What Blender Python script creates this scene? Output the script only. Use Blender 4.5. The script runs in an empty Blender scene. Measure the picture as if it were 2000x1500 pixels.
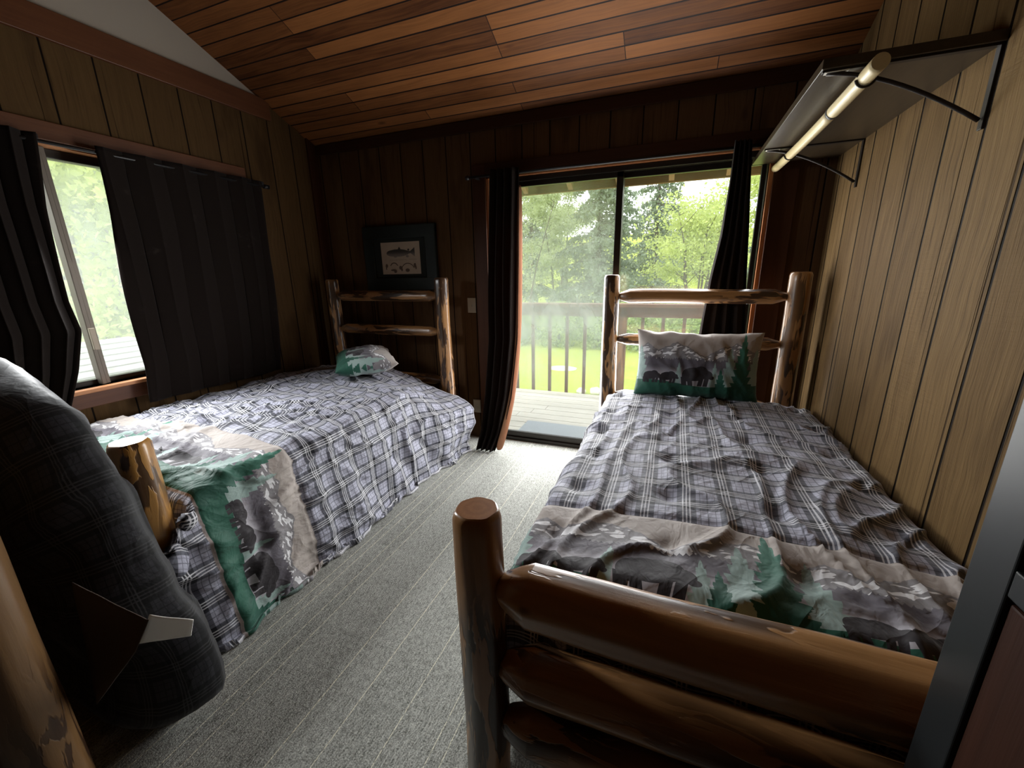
import bpy, bmesh, math, random
import numpy as np
from mathutils import Vector, Matrix, noise as mn

C = bpy.context.scene.collection
PI = math.pi
random.seed(7)
# ------------------------------------------------------------------ room sizes (metres; camera stands over the origin)
XL, XR, YB, YF = -2.973, 0.806, 3.044, -1.9       # left / right / back / front wall faces
CAMH = 1.4
SLOPE, ZB = 0.44, 2.472                            # ceiling rises from the back wall towards the ridge
YR = -0.45                                         # ridge line
def zceil(y): return ZB + SLOPE * (YB - y) if y > YR else ZB + SLOPE * (YB - YR) - SLOPE * (YR - y)

# ------------------------------------------------------------------ small helpers
def link(o, parent=None):
    C.objects.link(o)
    if parent: o.parent = parent
    return o
def mesh_obj(name, verts, faces, mats, parent=None, smooth=False, uv=None, rest=None, fmat=None):
    me = bpy.data.meshes.new(name)
    me.from_pydata([tuple(v) for v in verts], [], [tuple(f) for f in faces])
    for m in (mats if isinstance(mats, (list, tuple)) else [mats]): me.materials.append(m)
    if smooth: me.polygons.foreach_set('use_smooth', [True] * len(me.polygons))
    if fmat is not None: me.polygons.foreach_set('material_index', fmat)
    if uv is not None:
        l = me.uv_layers.new(name='UVMap')
        idx = np.empty(len(me.loops), np.int32); me.loops.foreach_get('vertex_index', idx)
        l.data.foreach_set('uv', np.asarray(uv, np.float32)[idx].ravel())
    if rest is not None:
        a = me.attributes.new('rest', 'FLOAT_VECTOR', 'POINT')
        a.data.foreach_set('vector', np.asarray(rest, np.float32).ravel())
    me.update()
    o = bpy.data.objects.new(name, me)
    return link(o, parent)
class BM:
    """collects boxes / tubes into one mesh"""
    def __init__(s): s.b = bmesh.new()
    def box(s, x0, x1, y0, y1, z0, z1, bev=0.0, M=None):
        r = bmesh.ops.create_cube(s.b, size=1.0)
        vs = r['verts']
        for v in vs:
            v.co = Vector(((x0 + x1) / 2 + v.co.x * (x1 - x0), (y0 + y1) / 2 + v.co.y * (y1 - y0), (z0 + z1) / 2 + v.co.z * (z1 - z0)))
        if bev > 0:
            es = list({e for v in vs for e in v.link_edges})
            r2 = bmesh.ops.bevel(s.b, geom=es, offset=bev, segments=2, affect='EDGES', profile=0.5)
            vs = list({v for f in r2['faces'] for v in f.verts} | {v for v in vs if v.is_valid})
        if M is not None: bmesh.ops.transform(s.b, matrix=M, verts=vs)
        return s
    def tube(s, pts, r, seg=10, caps=True):
        pts = [Vector(p) for p in pts]; rings = []
        rr = r if isinstance(r, (list, tuple)) else [r] * len(pts)
        for i, p in enumerate(pts):
            d = (pts[min(i + 1, len(pts) - 1)] - pts[max(i - 1, 0)]).normalized()
            a = Vector((0, 0, 1)) if abs(d.z) < .9 else Vector((1, 0, 0))
            u = d.cross(a).normalized(); w = d.cross(u)
            rings.append([s.b.verts.new(p + rr[i] * (math.cos(2 * PI * k / seg) * u + math.sin(2 * PI * k / seg) * w)) for k in range(seg)])
        for a, b in zip(rings, rings[1:]):
            for k in range(seg): s.b.faces.new((a[k], a[(k + 1) % seg], b[(k + 1) % seg], b[k])).smooth = True
        if caps:
            s.b.faces.new(rings[0][::-1]); s.b.faces.new(rings[-1])
        return s
    def quad(s, *p):
        s.b.faces.new([s.b.verts.new(q) for q in p]); return s
    def build(s, name, mats, parent=None):
        bmesh.ops.recalc_face_normals(s.b, faces=s.b.faces)
        me = bpy.data.meshes.new(name); s.b.to_mesh(me); s.b.free()
        for m in (mats if isinstance(mats, (list, tuple)) else [mats]): me.materials.append(m)
        return link(bpy.data.objects.new(name, me), parent)
def tag(o, label=None, cat=None, group=None, kind=None):
    if label: o['label'] = label
    if cat: o['category'] = cat
    if group: o['group'] = group
    if kind: o['kind'] = kind
    return o
def thing(name, label, cat, loc=(0, 0, 0), group=None):
    o = bpy.data.objects.new(name, None); o.location = loc; o.empty_display_size = .1
    link(o); bpy.context.view_layer.update()
    return tag(o, label, cat, group)
def keep(o, root):
    """parent o to root without moving it"""
    o.parent = root; o.matrix_parent_inverse = Matrix.Translation(-Vector(root.location)); return o
def solidify(o, t, off=-1):
    m = o.modifiers.new('Solidify', 'SOLIDIFY'); m.thickness = t; m.offset = off; return o

# ------------------------------------------------------------------ node expressions
class X:
    nt = None
    def __init__(s, k): s.k = k
    @staticmethod
    def n(op, *a, clamp=False):
        nd = X.nt.nodes.new('ShaderNodeMath'); nd.operation = op; nd.use_clamp = clamp
        for i, v in enumerate(a): X.put(nd.inputs[i], v)
        return X(nd.outputs[0])
    @staticmethod
    def put(inp, v):
        if isinstance(v, X): X.nt.links.new(v.k, inp)
        else: inp.default_value = v
    def __add__(s, o): return X.n('ADD', s, o)
    __radd__ = __add__
    def __sub__(s, o): return X.n('SUBTRACT', s, o)
    def __rsub__(s, o): return X.n('SUBTRACT', o, s)
    def __mul__(s, o): return X.n('MULTIPLY', s, o)
    __rmul__ = __mul__
    def __truediv__(s, o): return X.n('DIVIDE', s, o)
    def __lt__(s, o): return X.n('LESS_THAN', s, o)
    def __gt__(s, o): return X.n('GREATER_THAN', s, o)
    def frac(s): return X.n('FRACT', s)
    def floor(s): return X.n('FLOOR', s)
    def abs(s): return X.n('ABSOLUTE', s)
    def max(s, o): return X.n('MAXIMUM', s, o)
    def min(s, o): return X.n('MINIMUM', s, o)
    def clamp(s): return X.n('ADD', s, 0.0, clamp=True)
    def sin(s): return X.n('SINE', s)
    def pow(s, o): return X.n('POWER', s, o)
    def step(s, a, b):
        nd = X.nt.nodes.new('ShaderNodeMapRange'); nd.interpolation_type = 'SMOOTHSTEP'
        X.put(nd.inputs[0], s); nd.inputs[1].default_value = a; nd.inputs[2].default_value = b
        return X(nd.outputs[0])
def vec(x, y, z=0.0):
    nd = X.nt.nodes.new('ShaderNodeCombineXYZ')
    for i, v in enumerate((x, y, z)): X.put(nd.inputs[i], v)
    return X(nd.outputs[0])
def sep(v):
    nd = X.nt.nodes.new('ShaderNodeSeparateXYZ'); X.put(nd.inputs[0], v)
    return X(nd.outputs[0]), X(nd.outputs[1]), X(nd.outputs[2])
def attr(name):
    nd = X.nt.nodes.new('ShaderNodeAttribute'); nd.attribute_name = name; return X(nd.outputs['Vector'])
def coord(kind):
    return X(X.nt.nodes.new('ShaderNodeTexCoord').outputs[kind])
def position(): return X(X.nt.nodes.new('ShaderNodeNewGeometry').outputs['Position'])
def noise(v, scale=1., detail=2., rough=.5, dist=0.):
    nd = X.nt.nodes.new('ShaderNodeTexNoise'); X.put(nd.inputs['Vector'], v)
    nd.inputs['Scale'].default_value = scale; nd.inputs['Detail'].default_value = detail
    nd.inputs['Roughness'].default_value = rough; nd.inputs['Distortion'].default_value = dist
    return X(nd.outputs[0])
def white(v):
    nd = X.nt.nodes.new('ShaderNodeTexWhiteNoise'); nd.noise_dimensions = '3D'; X.put(nd.inputs['Vector'], v); return X(nd.outputs[0])
def voronoi(v, scale):
    nd = X.nt.nodes.new('ShaderNodeTexVoronoi'); X.put(nd.inputs['Vector'], v); nd.inputs['Scale'].default_value = scale; return X(nd.outputs[0])
def rgb(c):
    nd = X.nt.nodes.new('ShaderNodeRGB'); nd.outputs[0].default_value = (*c, 1); return X(nd.outputs[0])
def mix(f, a, b, mode='MIX'):
    nd = X.nt.nodes.new('ShaderNodeMix'); nd.data_type = 'RGBA'; nd.blend_type = mode
    X.put(nd.inputs[0], f)
    for i, v in ((6, a), (7, b)):
        if isinstance(v, X): X.nt.links.new(v.k, nd.inputs[i])
        elif isinstance(v, (int, float)): nd.inputs[i].default_value = (v, v, v, 1)
        else: nd.inputs[i].default_value = (*v, 1)
    return X(nd.outputs[2])
def scale_col(c, f): return mix(1.0, c, vec(f, f, f), 'MULTIPLY')
def material(name, fn):
    m = bpy.data.materials.new(name); m.use_nodes = True
    nt = m.node_tree; nt.nodes.clear(); X.nt = nt
    out = nt.nodes.new('ShaderNodeOutputMaterial')
    r = fn()
    if isinstance(r, dict):
        b = nt.nodes.new('ShaderNodeBsdfPrincipled')
        if isinstance(r['col'], X): nt.links.new(r['col'].k, b.inputs['Base Color'])
        else: b.inputs['Base Color'].default_value = (*r['col'], 1)
        X.put(b.inputs['Roughness'], r.get('rough', .6))
        b.inputs['Specular IOR Level'].default_value = r.get('spec', .3)
        b.inputs['Metallic'].default_value = r.get('metal', 0)
        if 'sheen' in r: b.inputs['Sheen Weight'].default_value = r['sheen']; b.inputs['Sheen Roughness'].default_value = .5
        if 'coat' in r: b.inputs['Coat Weight'].default_value = r['coat']; b.inputs['Coat Roughness'].default_value = .25
        if 'bump' in r:
            bp = nt.nodes.new('ShaderNodeBump'); bp.inputs['Strength'].default_value = r.get('bs', .5); bp.inputs['Distance'].default_value = r.get('bd', .01)
            X.put(bp.inputs['Height'], r['bump']); nt.links.new(bp.outputs[0], b.inputs['Normal'])
        sh = b.outputs[0]
        if 'trans' in r:
            t = nt.nodes.new('ShaderNodeBsdfTranslucent')
            tc = r.get('tcol', r['col'])
            if isinstance(tc, X): nt.links.new(tc.k, t.inputs[0])
            else: t.inputs[0].default_value = (*tc, 1)
            mx = nt.nodes.new('ShaderNodeMixShader'); mx.inputs[0].default_value = r['trans']
            nt.links.new(sh, mx.inputs[1]); nt.links.new(t.outputs[0], mx.inputs[2]); sh = mx.outputs[0]
        nt.links.new(sh, out.inputs[0])
    else:
        nt.links.new(r, out.inputs[0])
    return m
MAT = {}
def simple(name, col, rough=.6, **k):
    MAT[name] = material(name, lambda: dict(col=col, rough=rough, **k))

# ------------------------------------------------------------------ materials
def planks(axis, pitch, off, lo, hi, dark, groove=.006, rough_sawn=1.0, bs=.6, spec=.10):
    def f():
        x, y, z = sep(position())
        a = {'x': x, 'y': y}[axis]
        q = (a - off) / pitch
        idx = q.floor(); fr = q.frac()
        edge = (fr.min(1.0 - fr)) * pitch                       # distance to the groove
        g = 1.0 - edge.step(groove * .35, groove)
        rnd = white(vec(idx, 3.3, 1.7))
        wob = noise(vec(a * 1.2, idx * 3.1, z * 1.1), 1.0, 3., .6)
        grain = noise(vec(a * 95 + wob * 14, idx * 7.7, z * 2.2), 1.0, 5., .65)
        fine = noise(vec(a * 260, idx * 2.7, z * 6.), 1.0, 3., .6)
        blot = noise(vec(a * 5, idx * 5.1, z * 1.3), 1.0, 3., .6)
        saw = noise(vec(a * 9, idx, z * 85), 1.0, 2., .6) * noise(vec(a * 3, idx * 9.1, z * 1.7), 1., 1., .5).step(.5, .68)
        kx = noise(vec(a * 3., idx * 4.4, z * 3.), 1.0, 1., .5)
        knot = (1. - (voronoi(vec(a * 1., idx * 2.2, z * .55), 3.1)).step(.02, .085)) * rnd.step(.25, .4)
        t = (grain * 1.0 + fine * .4 + blot * .6 + (rnd - .5) * .35 - .52).clamp()
        c = mix(t, lo, hi)
        c = mix((blot.step(.52, .70)) * .55, c, dark)
        c = mix(grain.step(.36, .22) * .0 + (1. - grain.step(.3, .42)) * .55, c, dark)
        thin = (1. - noise(vec(a * 34, idx * 1.9 + 5., z * .35), 1., 2., .5).step(.30, .335)) * .75
        c = mix(thin, c, scale_col(rgb(dark), .55))
        c = mix(knot * .5, c, dark)
        c = mix(g, c, scale_col(rgb(dark), .16))
        h = grain * .45 + fine * .25 + saw * .5 * rough_sawn - g * 2.2 - thin * .8 - knot * .4
        return dict(col=c, rough=.72, spec=spec, bump=h, bs=bs, bd=.006)
    return f
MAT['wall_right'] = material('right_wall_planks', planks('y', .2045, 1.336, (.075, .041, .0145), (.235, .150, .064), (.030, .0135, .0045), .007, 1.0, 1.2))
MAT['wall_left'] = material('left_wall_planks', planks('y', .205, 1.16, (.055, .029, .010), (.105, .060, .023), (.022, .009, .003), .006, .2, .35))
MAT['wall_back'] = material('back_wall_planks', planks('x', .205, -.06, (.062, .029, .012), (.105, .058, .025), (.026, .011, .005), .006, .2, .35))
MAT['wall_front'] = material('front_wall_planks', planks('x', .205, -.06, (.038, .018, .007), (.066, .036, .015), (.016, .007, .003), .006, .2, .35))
def ceil_fn():
    x, y, z = sep(position())
    s = y / .0782
    row = s.floor(); fr = s.frac()
    sh = white(vec(row, 2.2, 9.1))
    seg = ((x - (-.362)) / 1.9 + (sh * 2.99).floor() * .37)
    sg = seg.floor(); sf = seg.frac()
    rnd = white(vec(row, sg, 4.4)); rnd2 = white(vec(row, sg, 8.4))
    edge = (fr.min(1. - fr)) * .0782
    lw = .0026 + .0022 * white(vec(row, 7.7, 1.)) 
    g = (edge < lw).max(((sf.min(1. - sf)) * 1.9) < .0022)
    wob = noise(vec(x * 1.1, row * 3.3, sg * 5.), 1., 3., .6)
    grain = noise(vec(x * 2.5, y * 110 + wob * 12, row * 5.7), 1., 4., .6)
    knot = 1. - voronoi(vec(x * .8, y * 2.2, row * 1.3), 2.6).step(.03, .11)
    blot = noise(vec(x * 2., y * 6., row * 2.), 1., 3., .6)
    t = (grain * .6 + (rnd - .3) * .50 + (blot - .5) * .5).clamp()
    c = mix(t, (.052, .015, .004), (.37, .145, .043))
    c = mix(knot * .75, c, (.07, .022, .008))
    c = mix(g, c, (.012, .005, .003))
    return dict(col=c, rough=.5 + .2 * grain, spec=.18, bump=grain * .2 - g * 2. + rnd2 * 1.2 * (1. - g), bs=.5, bd=.006)
MAT['ceiling'] = material('ceiling_planks', ceil_fn)
def carpet_fn():
    x, y, z = sep(position())
    x = x + y * .0
    tile = (x / .5).floor(); ty = (y / .5).floor()
    r = white(vec(tile, ty, 1.)) 
    band = noise(vec(x * 9., y * .25, 2.), 1., 3., .65)
    sp = noise(vec(x * 210, y * 210, 0.), 1., 2., .7)
    loop = noise(vec(x * 170, y * 48, 4.), 1., 2., .6)
    mot = noise(vec(x * 55, y * 16, 0.), 1., 3., .7)
    t = (band * .55 + mot * .65 + (loop - .5) * 1.5 + (r - .5) * .12 - .22).clamp()
    c = mix(t, (.13, .135, .118), (.60, .61, .56))
    c = mix((sp.step(.45, .75)) * .55, c, (.80, .80, .73))
    c = mix((1. - sp.step(.30, .47)) * .65, c, (.085, .085, .078))
    wob = (noise(vec(x * 3., y * 1.5, 1.), 1., 2., .5) - .5) * .004
    q = (x + wob) / .062; idx = q.floor(); fr = q.frac()
    pick = white(vec(idx, 5., 2.))
    wl = .025 + .035 * pick
    ln = ((fr - (.2 + .6 * white(vec(idx, 9., 3.)))).abs() < wl * .55) * (pick.step(.45, .50)) * (noise(vec(x * 400, y * 90, 3.), 1., 1., .5).step(.3, .5))
    c = mix(ln * .8, c, (.88, .85, .68))
    return dict(col=c, rough=.95, spec=.08, bump=sp * .5 + loop * .6 + ln * .4, bs=.7, bd=.006)
MAT['carpet'] = material('striped_carpet', carpet_fn)
def stained(lo, hi, axis, rough=.45, spec=.35):
    def f():
        x, y, z = sep(position())
        v = {'x': vec(x * 2.5, y * 60, z * 60), 'y': vec(x * 60, y * 2.5, z * 60), 'z': vec(x * 60, y * 60, z * 2.5)}[axis]
        g = noise(v, 1., 4., .65); b = noise(vec(x * 3, y * 3, z * 3), 1., 2., .5)
        return dict(col=mix((g * .8 + b * .4 - .15).clamp(), lo, hi), rough=rough, spec=spec, bump=g, bs=.2, bd=.003)
    return f
MAT['trim_y'] = material('red_brown_trim_along_wall', stained((.06, .019, .007), (.15, .055, .021), 'y'))
MAT['trim_x'] = material('dark_trim_across', stained((.022, .008, .004), (.055, .022, .010), 'x', .5, .15))
MAT['trim_z'] = material('dark_trim_upright', stained((.030, .011, .005), (.075, .029, .013), 'z', .5, .15))
MAT['jamb'] = material('orange_fir_jamb', stained((.36, .13, .05), (.66, .31, .14), 'z', .5))
MAT['sill'] = material('orange_fir_sill', stained((.40, .15, .06), (.68, .34, .16), 'y', .4))
MAT['cab'] = material('red_brown_panel', stained((.022, .008, .0045), (.055, .02, .011), 'z', .6, .12))
MAT['shelf'] = material('dark_shelf_board', stained((.022, .014, .007), (.065, .044, .023), 'y', .34, .5))
MAT['outbeam'] = material('weathered_eave_wood', stained((.17, .075, .028), (.40, .20, .085), 'x', .7))
MAT['rafter'] = material('fresh_rafter_wood', stained((.45, .24, .12), (.75, .46, .26), 'y', .7))
MAT['railing'] = material('brown_railing_paint', stained((.115, .040, .022), (.22, .085, .048), 'x', .6))
MAT['baluster'] = material('brown_baluster_paint', stained((.10, .045, .024), (.20, .098, .055), 'z', .6))
simple('drywall', (.36, .315, .26), .9)
simple('black_metal', (.012, .011, .011), .4, spec=.4)
simple('bronze', (.022, .017, .013), .35, metal=.3, spec=.5)
simple('alu', (.17, .145, .12), .45, metal=.4)
simple('tarnish', (.32, .27, .21), .4, metal=.3)
simple('bracket', (.03, .024, .02), .4, metal=.4)
simple('chip', (.8, .76, .66), .5)
simple('ivory', (.36, .33, .26), .4)
simple('slot', (.05, .045, .04), .6)
simple('cab_edge', (.014, .016, .017), .38, spec=.4)
simple('tagwhite', (.90, .88, .84), .8, trans=.2)
simple('taupe_lining', (.075, .057, .046), .9)
simple('under', (.05, .05, .056), .9)
simple('rod_wood', (.62, .50, .27), .45, coat=.3)
def log_fn(lo, hi, dark, amt, bark):
    def f():
        x, y, z = sep(attr('rest'))
        g = noise(vec(x * 55, y * 55, z * 4.), 1., 4., .65)
        b = noise(vec(x * 9, y * 9, z * 1.1), 1., 3., .6)
        fl = noise(vec(x * 26, y * 26, z * 5.0), 1., 3., .55, .6)
        big = noise(vec(x * 5, y * 5, z * .9 + 7.), 1., 2., .5)
        fm = fl.step(amt, amt + .05) * big.step(.36, .50)
        c = mix((g * .7 + b * .7 - .25).clamp(), lo, hi)
        c = mix(fm * .92, c, dark)
        kn = 1. - voronoi(vec(x * 2., y * 2., z * 1.), 4.).step(.03, .10)
        c = mix(kn * .6, c, dark)
        return dict(col=c, rough=.32, spec=.5, coat=.35, bump=g * .25 + b * .5 - fm * .5, bs=.45, bd=.006)
    return f
MAT['log'] = material('peeled_cedar_log', log_fn((.22, .100, .038), (.54, .29, .110), (.022, .009, .005), .455, 0))
MAT['log_dark'] = material('weathered_cedar_log', log_fn((.17, .075, .03), (.40, .21, .09), (.035, .014, .007), .47, 0))
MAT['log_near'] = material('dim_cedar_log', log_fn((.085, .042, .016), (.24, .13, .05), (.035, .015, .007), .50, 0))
MAT['log_gold'] = material('golden_cedar_log', log_fn((.26, .115, .028), (.64, .34, .085), (.035, .013, .006), .49, 0))
def logend_fn():
    x, y, z = sep(attr('rest'))
    r = X.n('SQRT', x * x + y * y)
    w = noise(vec(x * 12, y * 12, 0.), 1., 2., .5)
    ring = ((r * 300 + w * 6).sin() * .5 + .5)
    sp = noise(vec(x * 160, y * 160, z), 1., 2., .6)
    c = mix((ring * .25 + sp * .5).clamp(), (.26, .105, .042), (.46, .22, .09))
    return dict(col=c, rough=.4, spec=.45, coat=.2)
MAT['logend'] = material('cut_log_end', logend_fn)

# ---- bedding print: grey plaid with a woodland strip (mountains, firs, walking bears)
LIL, MID, DRK = (.405, .41, .50), (.115, .119, .148), (.017, .019, .026)
def plaid(u, v):
    P = .125
    a = (u / P).frac(); b = (v / P).frac()
    da, db = (a - .5).abs(), (b - .5).abs()
    ba, bb = 1. - da.step(.225, .24), 1. - db.step(.225, .24)
    def lines(a, da):
        w = .017
        return (da < w).max((da - .085).abs() < w)
    la, lb = lines(a, da), lines(b, db)
    thin = (da > .485).max((da - .33).abs() < .008).max((db > .485)).max((db - .33).abs() < .008)
    d = (ba + bb) * .5
    c = mix((d * 2.).clamp(), LIL, MID)
    c = mix((d * 2. - 1.).clamp(), c, DRK)
    c = mix(thin * .62, c, DRK)
    weave = noise(vec(u * 900, v * 900, 0.), 1., 1., .5)
    c = mix((la * .72).max(lb * .72).max(la * lb * .95), c, (.74, .74, .78))
    return mix(1., c, vec(.85 + .3 * weave, .85 + .3 * weave, .85 + .3 * weave), 'MULTIPLY')
def ell(x, y, cx, cy, rx, ry):
    dx, dy = (x - cx) / rx, (y - cy) / ry
    return (dx * dx + dy * dy) < 1.0
def box2(x, y, x0, x1, y0, y1):
    return ((x - (x0 + x1) / 2).abs() < (x1 - x0) / 2) * ((y - (y0 + y1) / 2).abs() < (y1 - y0) / 2)
def bear(u, v, uc, v0, L):
    x, y = (u - uc) / L, (v - v0) / L                      # body length 1, feet at y = 0, walking towards +u
    m = ell(x, y, -.08, .37, .38, .21).max(ell(x, y, .12, .42, .24, .205)).max(ell(x, y, -.30, .33, .18, .20))
    m = m.max(ell(x, y, .34, .37, .15, .125)).max(ell(x, y, .455, .29, .085, .06)).max(ell(x, y, .30, .495, .04, .04))
    lean = y * .18
    for x0, x1 in ((-.46, -.29), (-.26, -.11), (.03, .175), (.20, .34)):
        m = m.max(box2(x + lean * (1 if x0 < 0 else -1), y, x0, x1, 0., .27))
    return m
def fir(u, v, uc, v0, h, w, n, seed):
    s = (v - v0) / h
    inr = (s > 0.) * (s < 1.)
    tooth = (s * n + seed).frac()
    side = ((u - uc) / w).abs()
    jag = noise(vec(u * 60 + seed, v * 60, 0.), 1., 1., .5) * .25
    return inr * (side < ((1. - s).pow(.85) * (.52 + .48 * tooth) + jag * (1. - s)))
def woodland(u, t, v):
    """u metres along the strip, t 0..1 from foot seam to head seam"""
    q = ((u + .375 + 7.5) / .75).frac() * .75
    tw = t + (noise(vec(u * 7, v * 7, 0.), 1., 2., .5) - .5) * .05
    c = rgb((.40, .355, .325))
    tri = lambda f, p: (((u / f + p).frac() - .5).abs() * 2.)
    r1 = .64 + .20 * tri(.375, .1).max(tri(.25, .43) * .8) + .06 * (noise(vec(u * 40, 1., 0.), 1., 2., .5) - .5)
    c = mix(t < r1, c, (.235, .225, .235))
    sn = noise(vec(u * 15 + v * 14, v * 46 - u * 14, 0.), 1., 1.5, .5, .5)
    c = mix((t < (r1 - .02)) * (t > (r1 - .15)) * (sn > .53), c, (.78, .78, .80))
    tl = .575 + .05 * (noise(vec(u * 9, 3., 0.), 1., 2., .5) - .5) + .045 * ((u * 62).frac() - .5).abs() + .03 * white(vec((u * 62).floor(), 1., 1.))
    c = mix(t < tl, c, (.115, .105, .125))
    c = mix((t < tl) * (1. - t.step(.36, .50)), c, (.40, .385, .42))
    mint = fir(q, t, .31, .16, .62, .075, 7., .2).max(fir(q, t, .47, .18, .60, .07, 7., .5)).max(fir(q, t, .215, .15, .42, .045, 6., .1)).max(fir(q, t, .735, .2, .36, .04, 6., .4))
    c = mix(mint * .85, c, (.28, .40, .365))
    g = .245 + .035 * (u * 9.).sin()
    c = mix(t < g, c, (.022, .105, .070))
    dk = fir(q, t, .385, .05, .93, .085, 10., .3).max(fir(q, t, .255, .05, .45, .05, 7., .6))
    c = mix(dk, c, mix(t.step(.2, .95), (.016, .085, .058), (.055, .19, .135)))
    be = bear(q, t * .44, .555, .235 * .44, .125).max(bear(q, t * .44, .672, .235 * .44, .125)).max(bear(q, t * .44, .105, .215 * .44, .205))
    c = mix(be, c, (.028, .024, .028))
    c = mix((t < .025), c, (.40, .34, .32))
    return c
V0, VW = .785, .43
def cloth_bump(u, v):
    w1 = noise(vec(u * 11, v * 7, 0.), 1., 3., .55, .8)
    w2 = noise(vec(u * 34, v * 26, 0.), 1., 2., .5, 1.2)
    w3 = 1. - (noise(vec(u * 5.5 - v * 3, v * 3.6, 9.), 1., 1.5, .45, .4) - .5).abs() * 8.
    return w1 * .9 + w2 * .18 + w3.max(0.).pow(3.) * .14
def comforter_fn():
    u, v, _ = sep(coord('UV'))
    wu = u + (noise(vec(u * 3, v * 2.2, 1.), 1., 2., .5) - .5) * .016
    wv = v + (noise(vec(u * 2.6, v * 3, 5.), 1., 2., .5) - .5) * .014
    t = (v - V0) / VW
    inb = (t > 0.) * (t < 1.)
    c = mix(inb, plaid(wu, wv), woodland(u, t, v))
    return dict(col=c, rough=.62, spec=.25, sheen=.15, bump=cloth_bump(u, v), bs=.8, bd=.016)
MAT['comforter'] = material('plaid_bear_comforter', comforter_fn)
def pillow_fn():
    u, v, _ = sep(coord('UV'))
    t = (v - V0) / VW
    return dict(col=woodland(u, t, v), rough=.6, spec=.25, sheen=.15, bump=cloth_bump(u * 1.3, v * 1.3), bs=.5, bd=.01)
MAT['pillow'] = material('bear_pillowcase', pillow_fn)
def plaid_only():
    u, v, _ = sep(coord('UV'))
    return dict(col=scale_col(plaid(u, v), .055), rough=.6, spec=.25, sheen=.1, bump=cloth_bump(u, v), bs=.5, bd=.01)  # same plaid scaled far down: the bundle's shade is painted into its colour
MAT['plaid'] = material('shaded_plaid_comforter', plaid_only)
def curtain_fn(t):
    def f():
        x, y, z = sep(position())
        w = noise(vec(x * 500, y * 500, z * 60), 1., 2., .5)
        d = noise(vec(x * 6, y * 6, z * 9), 1., 4., .7).step(.60, .78) * noise(vec(x * 120, y * 120, z * 40), 1., 1., .5)
        c = mix(w * .6, (.008, .0055, .0045), (.016, .0105, .008))
        c = mix(d * .10, c, (.30, .25, .22))
        return dict(col=c, rough=.9, spec=.08, sheen=.04, trans=t, tcol=(.16, .055, .025))
    return f
MAT['curtain'] = material('dark_brown_curtain', curtain_fn(.10))
MAT['curtain_dense'] = material('black_brown_curtain', curtain_fn(.02))
def lining_fn():
    x, y, z = sep(position())
    w = noise(vec(x * 60, y * 60, z * 8), 1., 3., .6)
    return dict(col=mix(w, (.17, .085, .045), (.34, .18, .10)), rough=.7, spec=.2, trans=.35, tcol=(.45, .2, .1))
MAT['lining'] = material('copper_curtain_lining', lining_fn)
def print_fn():
    u, v, _ = sep(coord('UV'))                                  # 0..1 over the sheet
    x = u * 1.37; y = v
    wob = (noise(vec(x * 30, y * 30, 0.), 1., 2., .5) - .5) * .02
    c = mix(noise(vec(x * 4, y * 4, 0.), 1., 2., .5), (.44, .35, .26), (.54, .44, .33))
    yy = y + wob * .5
    body = ell(x, yy, .60, .665, .40, .115).max(ell(x, yy, .42, .66, .23, .10)).max(ell(x, yy, .86, .675, .22, .055))
    tail = (((x - 1.12).abs()) < .075) * ((yy - .68).abs() < (.03 + (x - 1.04) * .72))
    fins = (((x - .66).abs()) < .045) * (yy > .74) * (yy < .86 - (x - .66).abs() * 1.6)
    fins = fins.max(ell(x, yy, .98, .755, .035, .03)).max(ell(x, yy, .93, .555, .05, .035)).max(ell(x, yy, .50, .545, .05, .02))
    f = body.max(tail).max(fins)
    spots = noise(vec(x * 60, y * 60, 0.), 1., 1., .5).step(.55, .6)
    fc = mix(yy.step(.56, .72), (.26, .22, .19), (.055, .048, .042))
    c = mix(f, c, mix(spots * .5, fc, (.03, .026, .022)))
    arc = lambda cx, cy, r, w: ((X.n('SQRT', (x - cx) * (x - cx) + (yy - cy) * (yy - cy)) - r).abs() < w) * (yy > cy + r * .35)
    fly = arc(.43, .22, .135, .016).max(arc(.92, .10, .235, .014))
    for cx, cy, rx, ry in ((.16, .27, .045, .06), (.14, .20, .02, .06), (.66, .20, .055, .06), (.70, .14, .03, .05), (.40, .13, .10, .03), (.46, .09, .05, .05), (.90, .12, .075, .055), (1.17, .27, .045, .065), (1.2, .2, .025, .06)):
        fly = fly.max(ell(x + wob * 1.5, yy, cx, cy, rx, ry))
    c = mix(fly * .92, c, (.085, .055, .035))
    txt = ((yy - .445).abs() < .009) * (noise(vec(x * 45, 1., 0.), 1., 0., .5) > .5) * (x > .3) * (x < .9)
    txt = txt.max(((yy - .455).abs() < .007) * (x > 1.0) * (x < 1.25))
    c = mix(txt * .5, c, (.12, .08, .05))
    return dict(col=c, rough=.55, spec=.3)
MAT['print'] = material('fish_print_paper', print_fn)
MAT['frame'] = material('dark_green_frame', stained((.006, .009, .008), (.012, .018, .016), 'x', .45))
simple('mat_board', (.018, .023, .020), .85)

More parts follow.
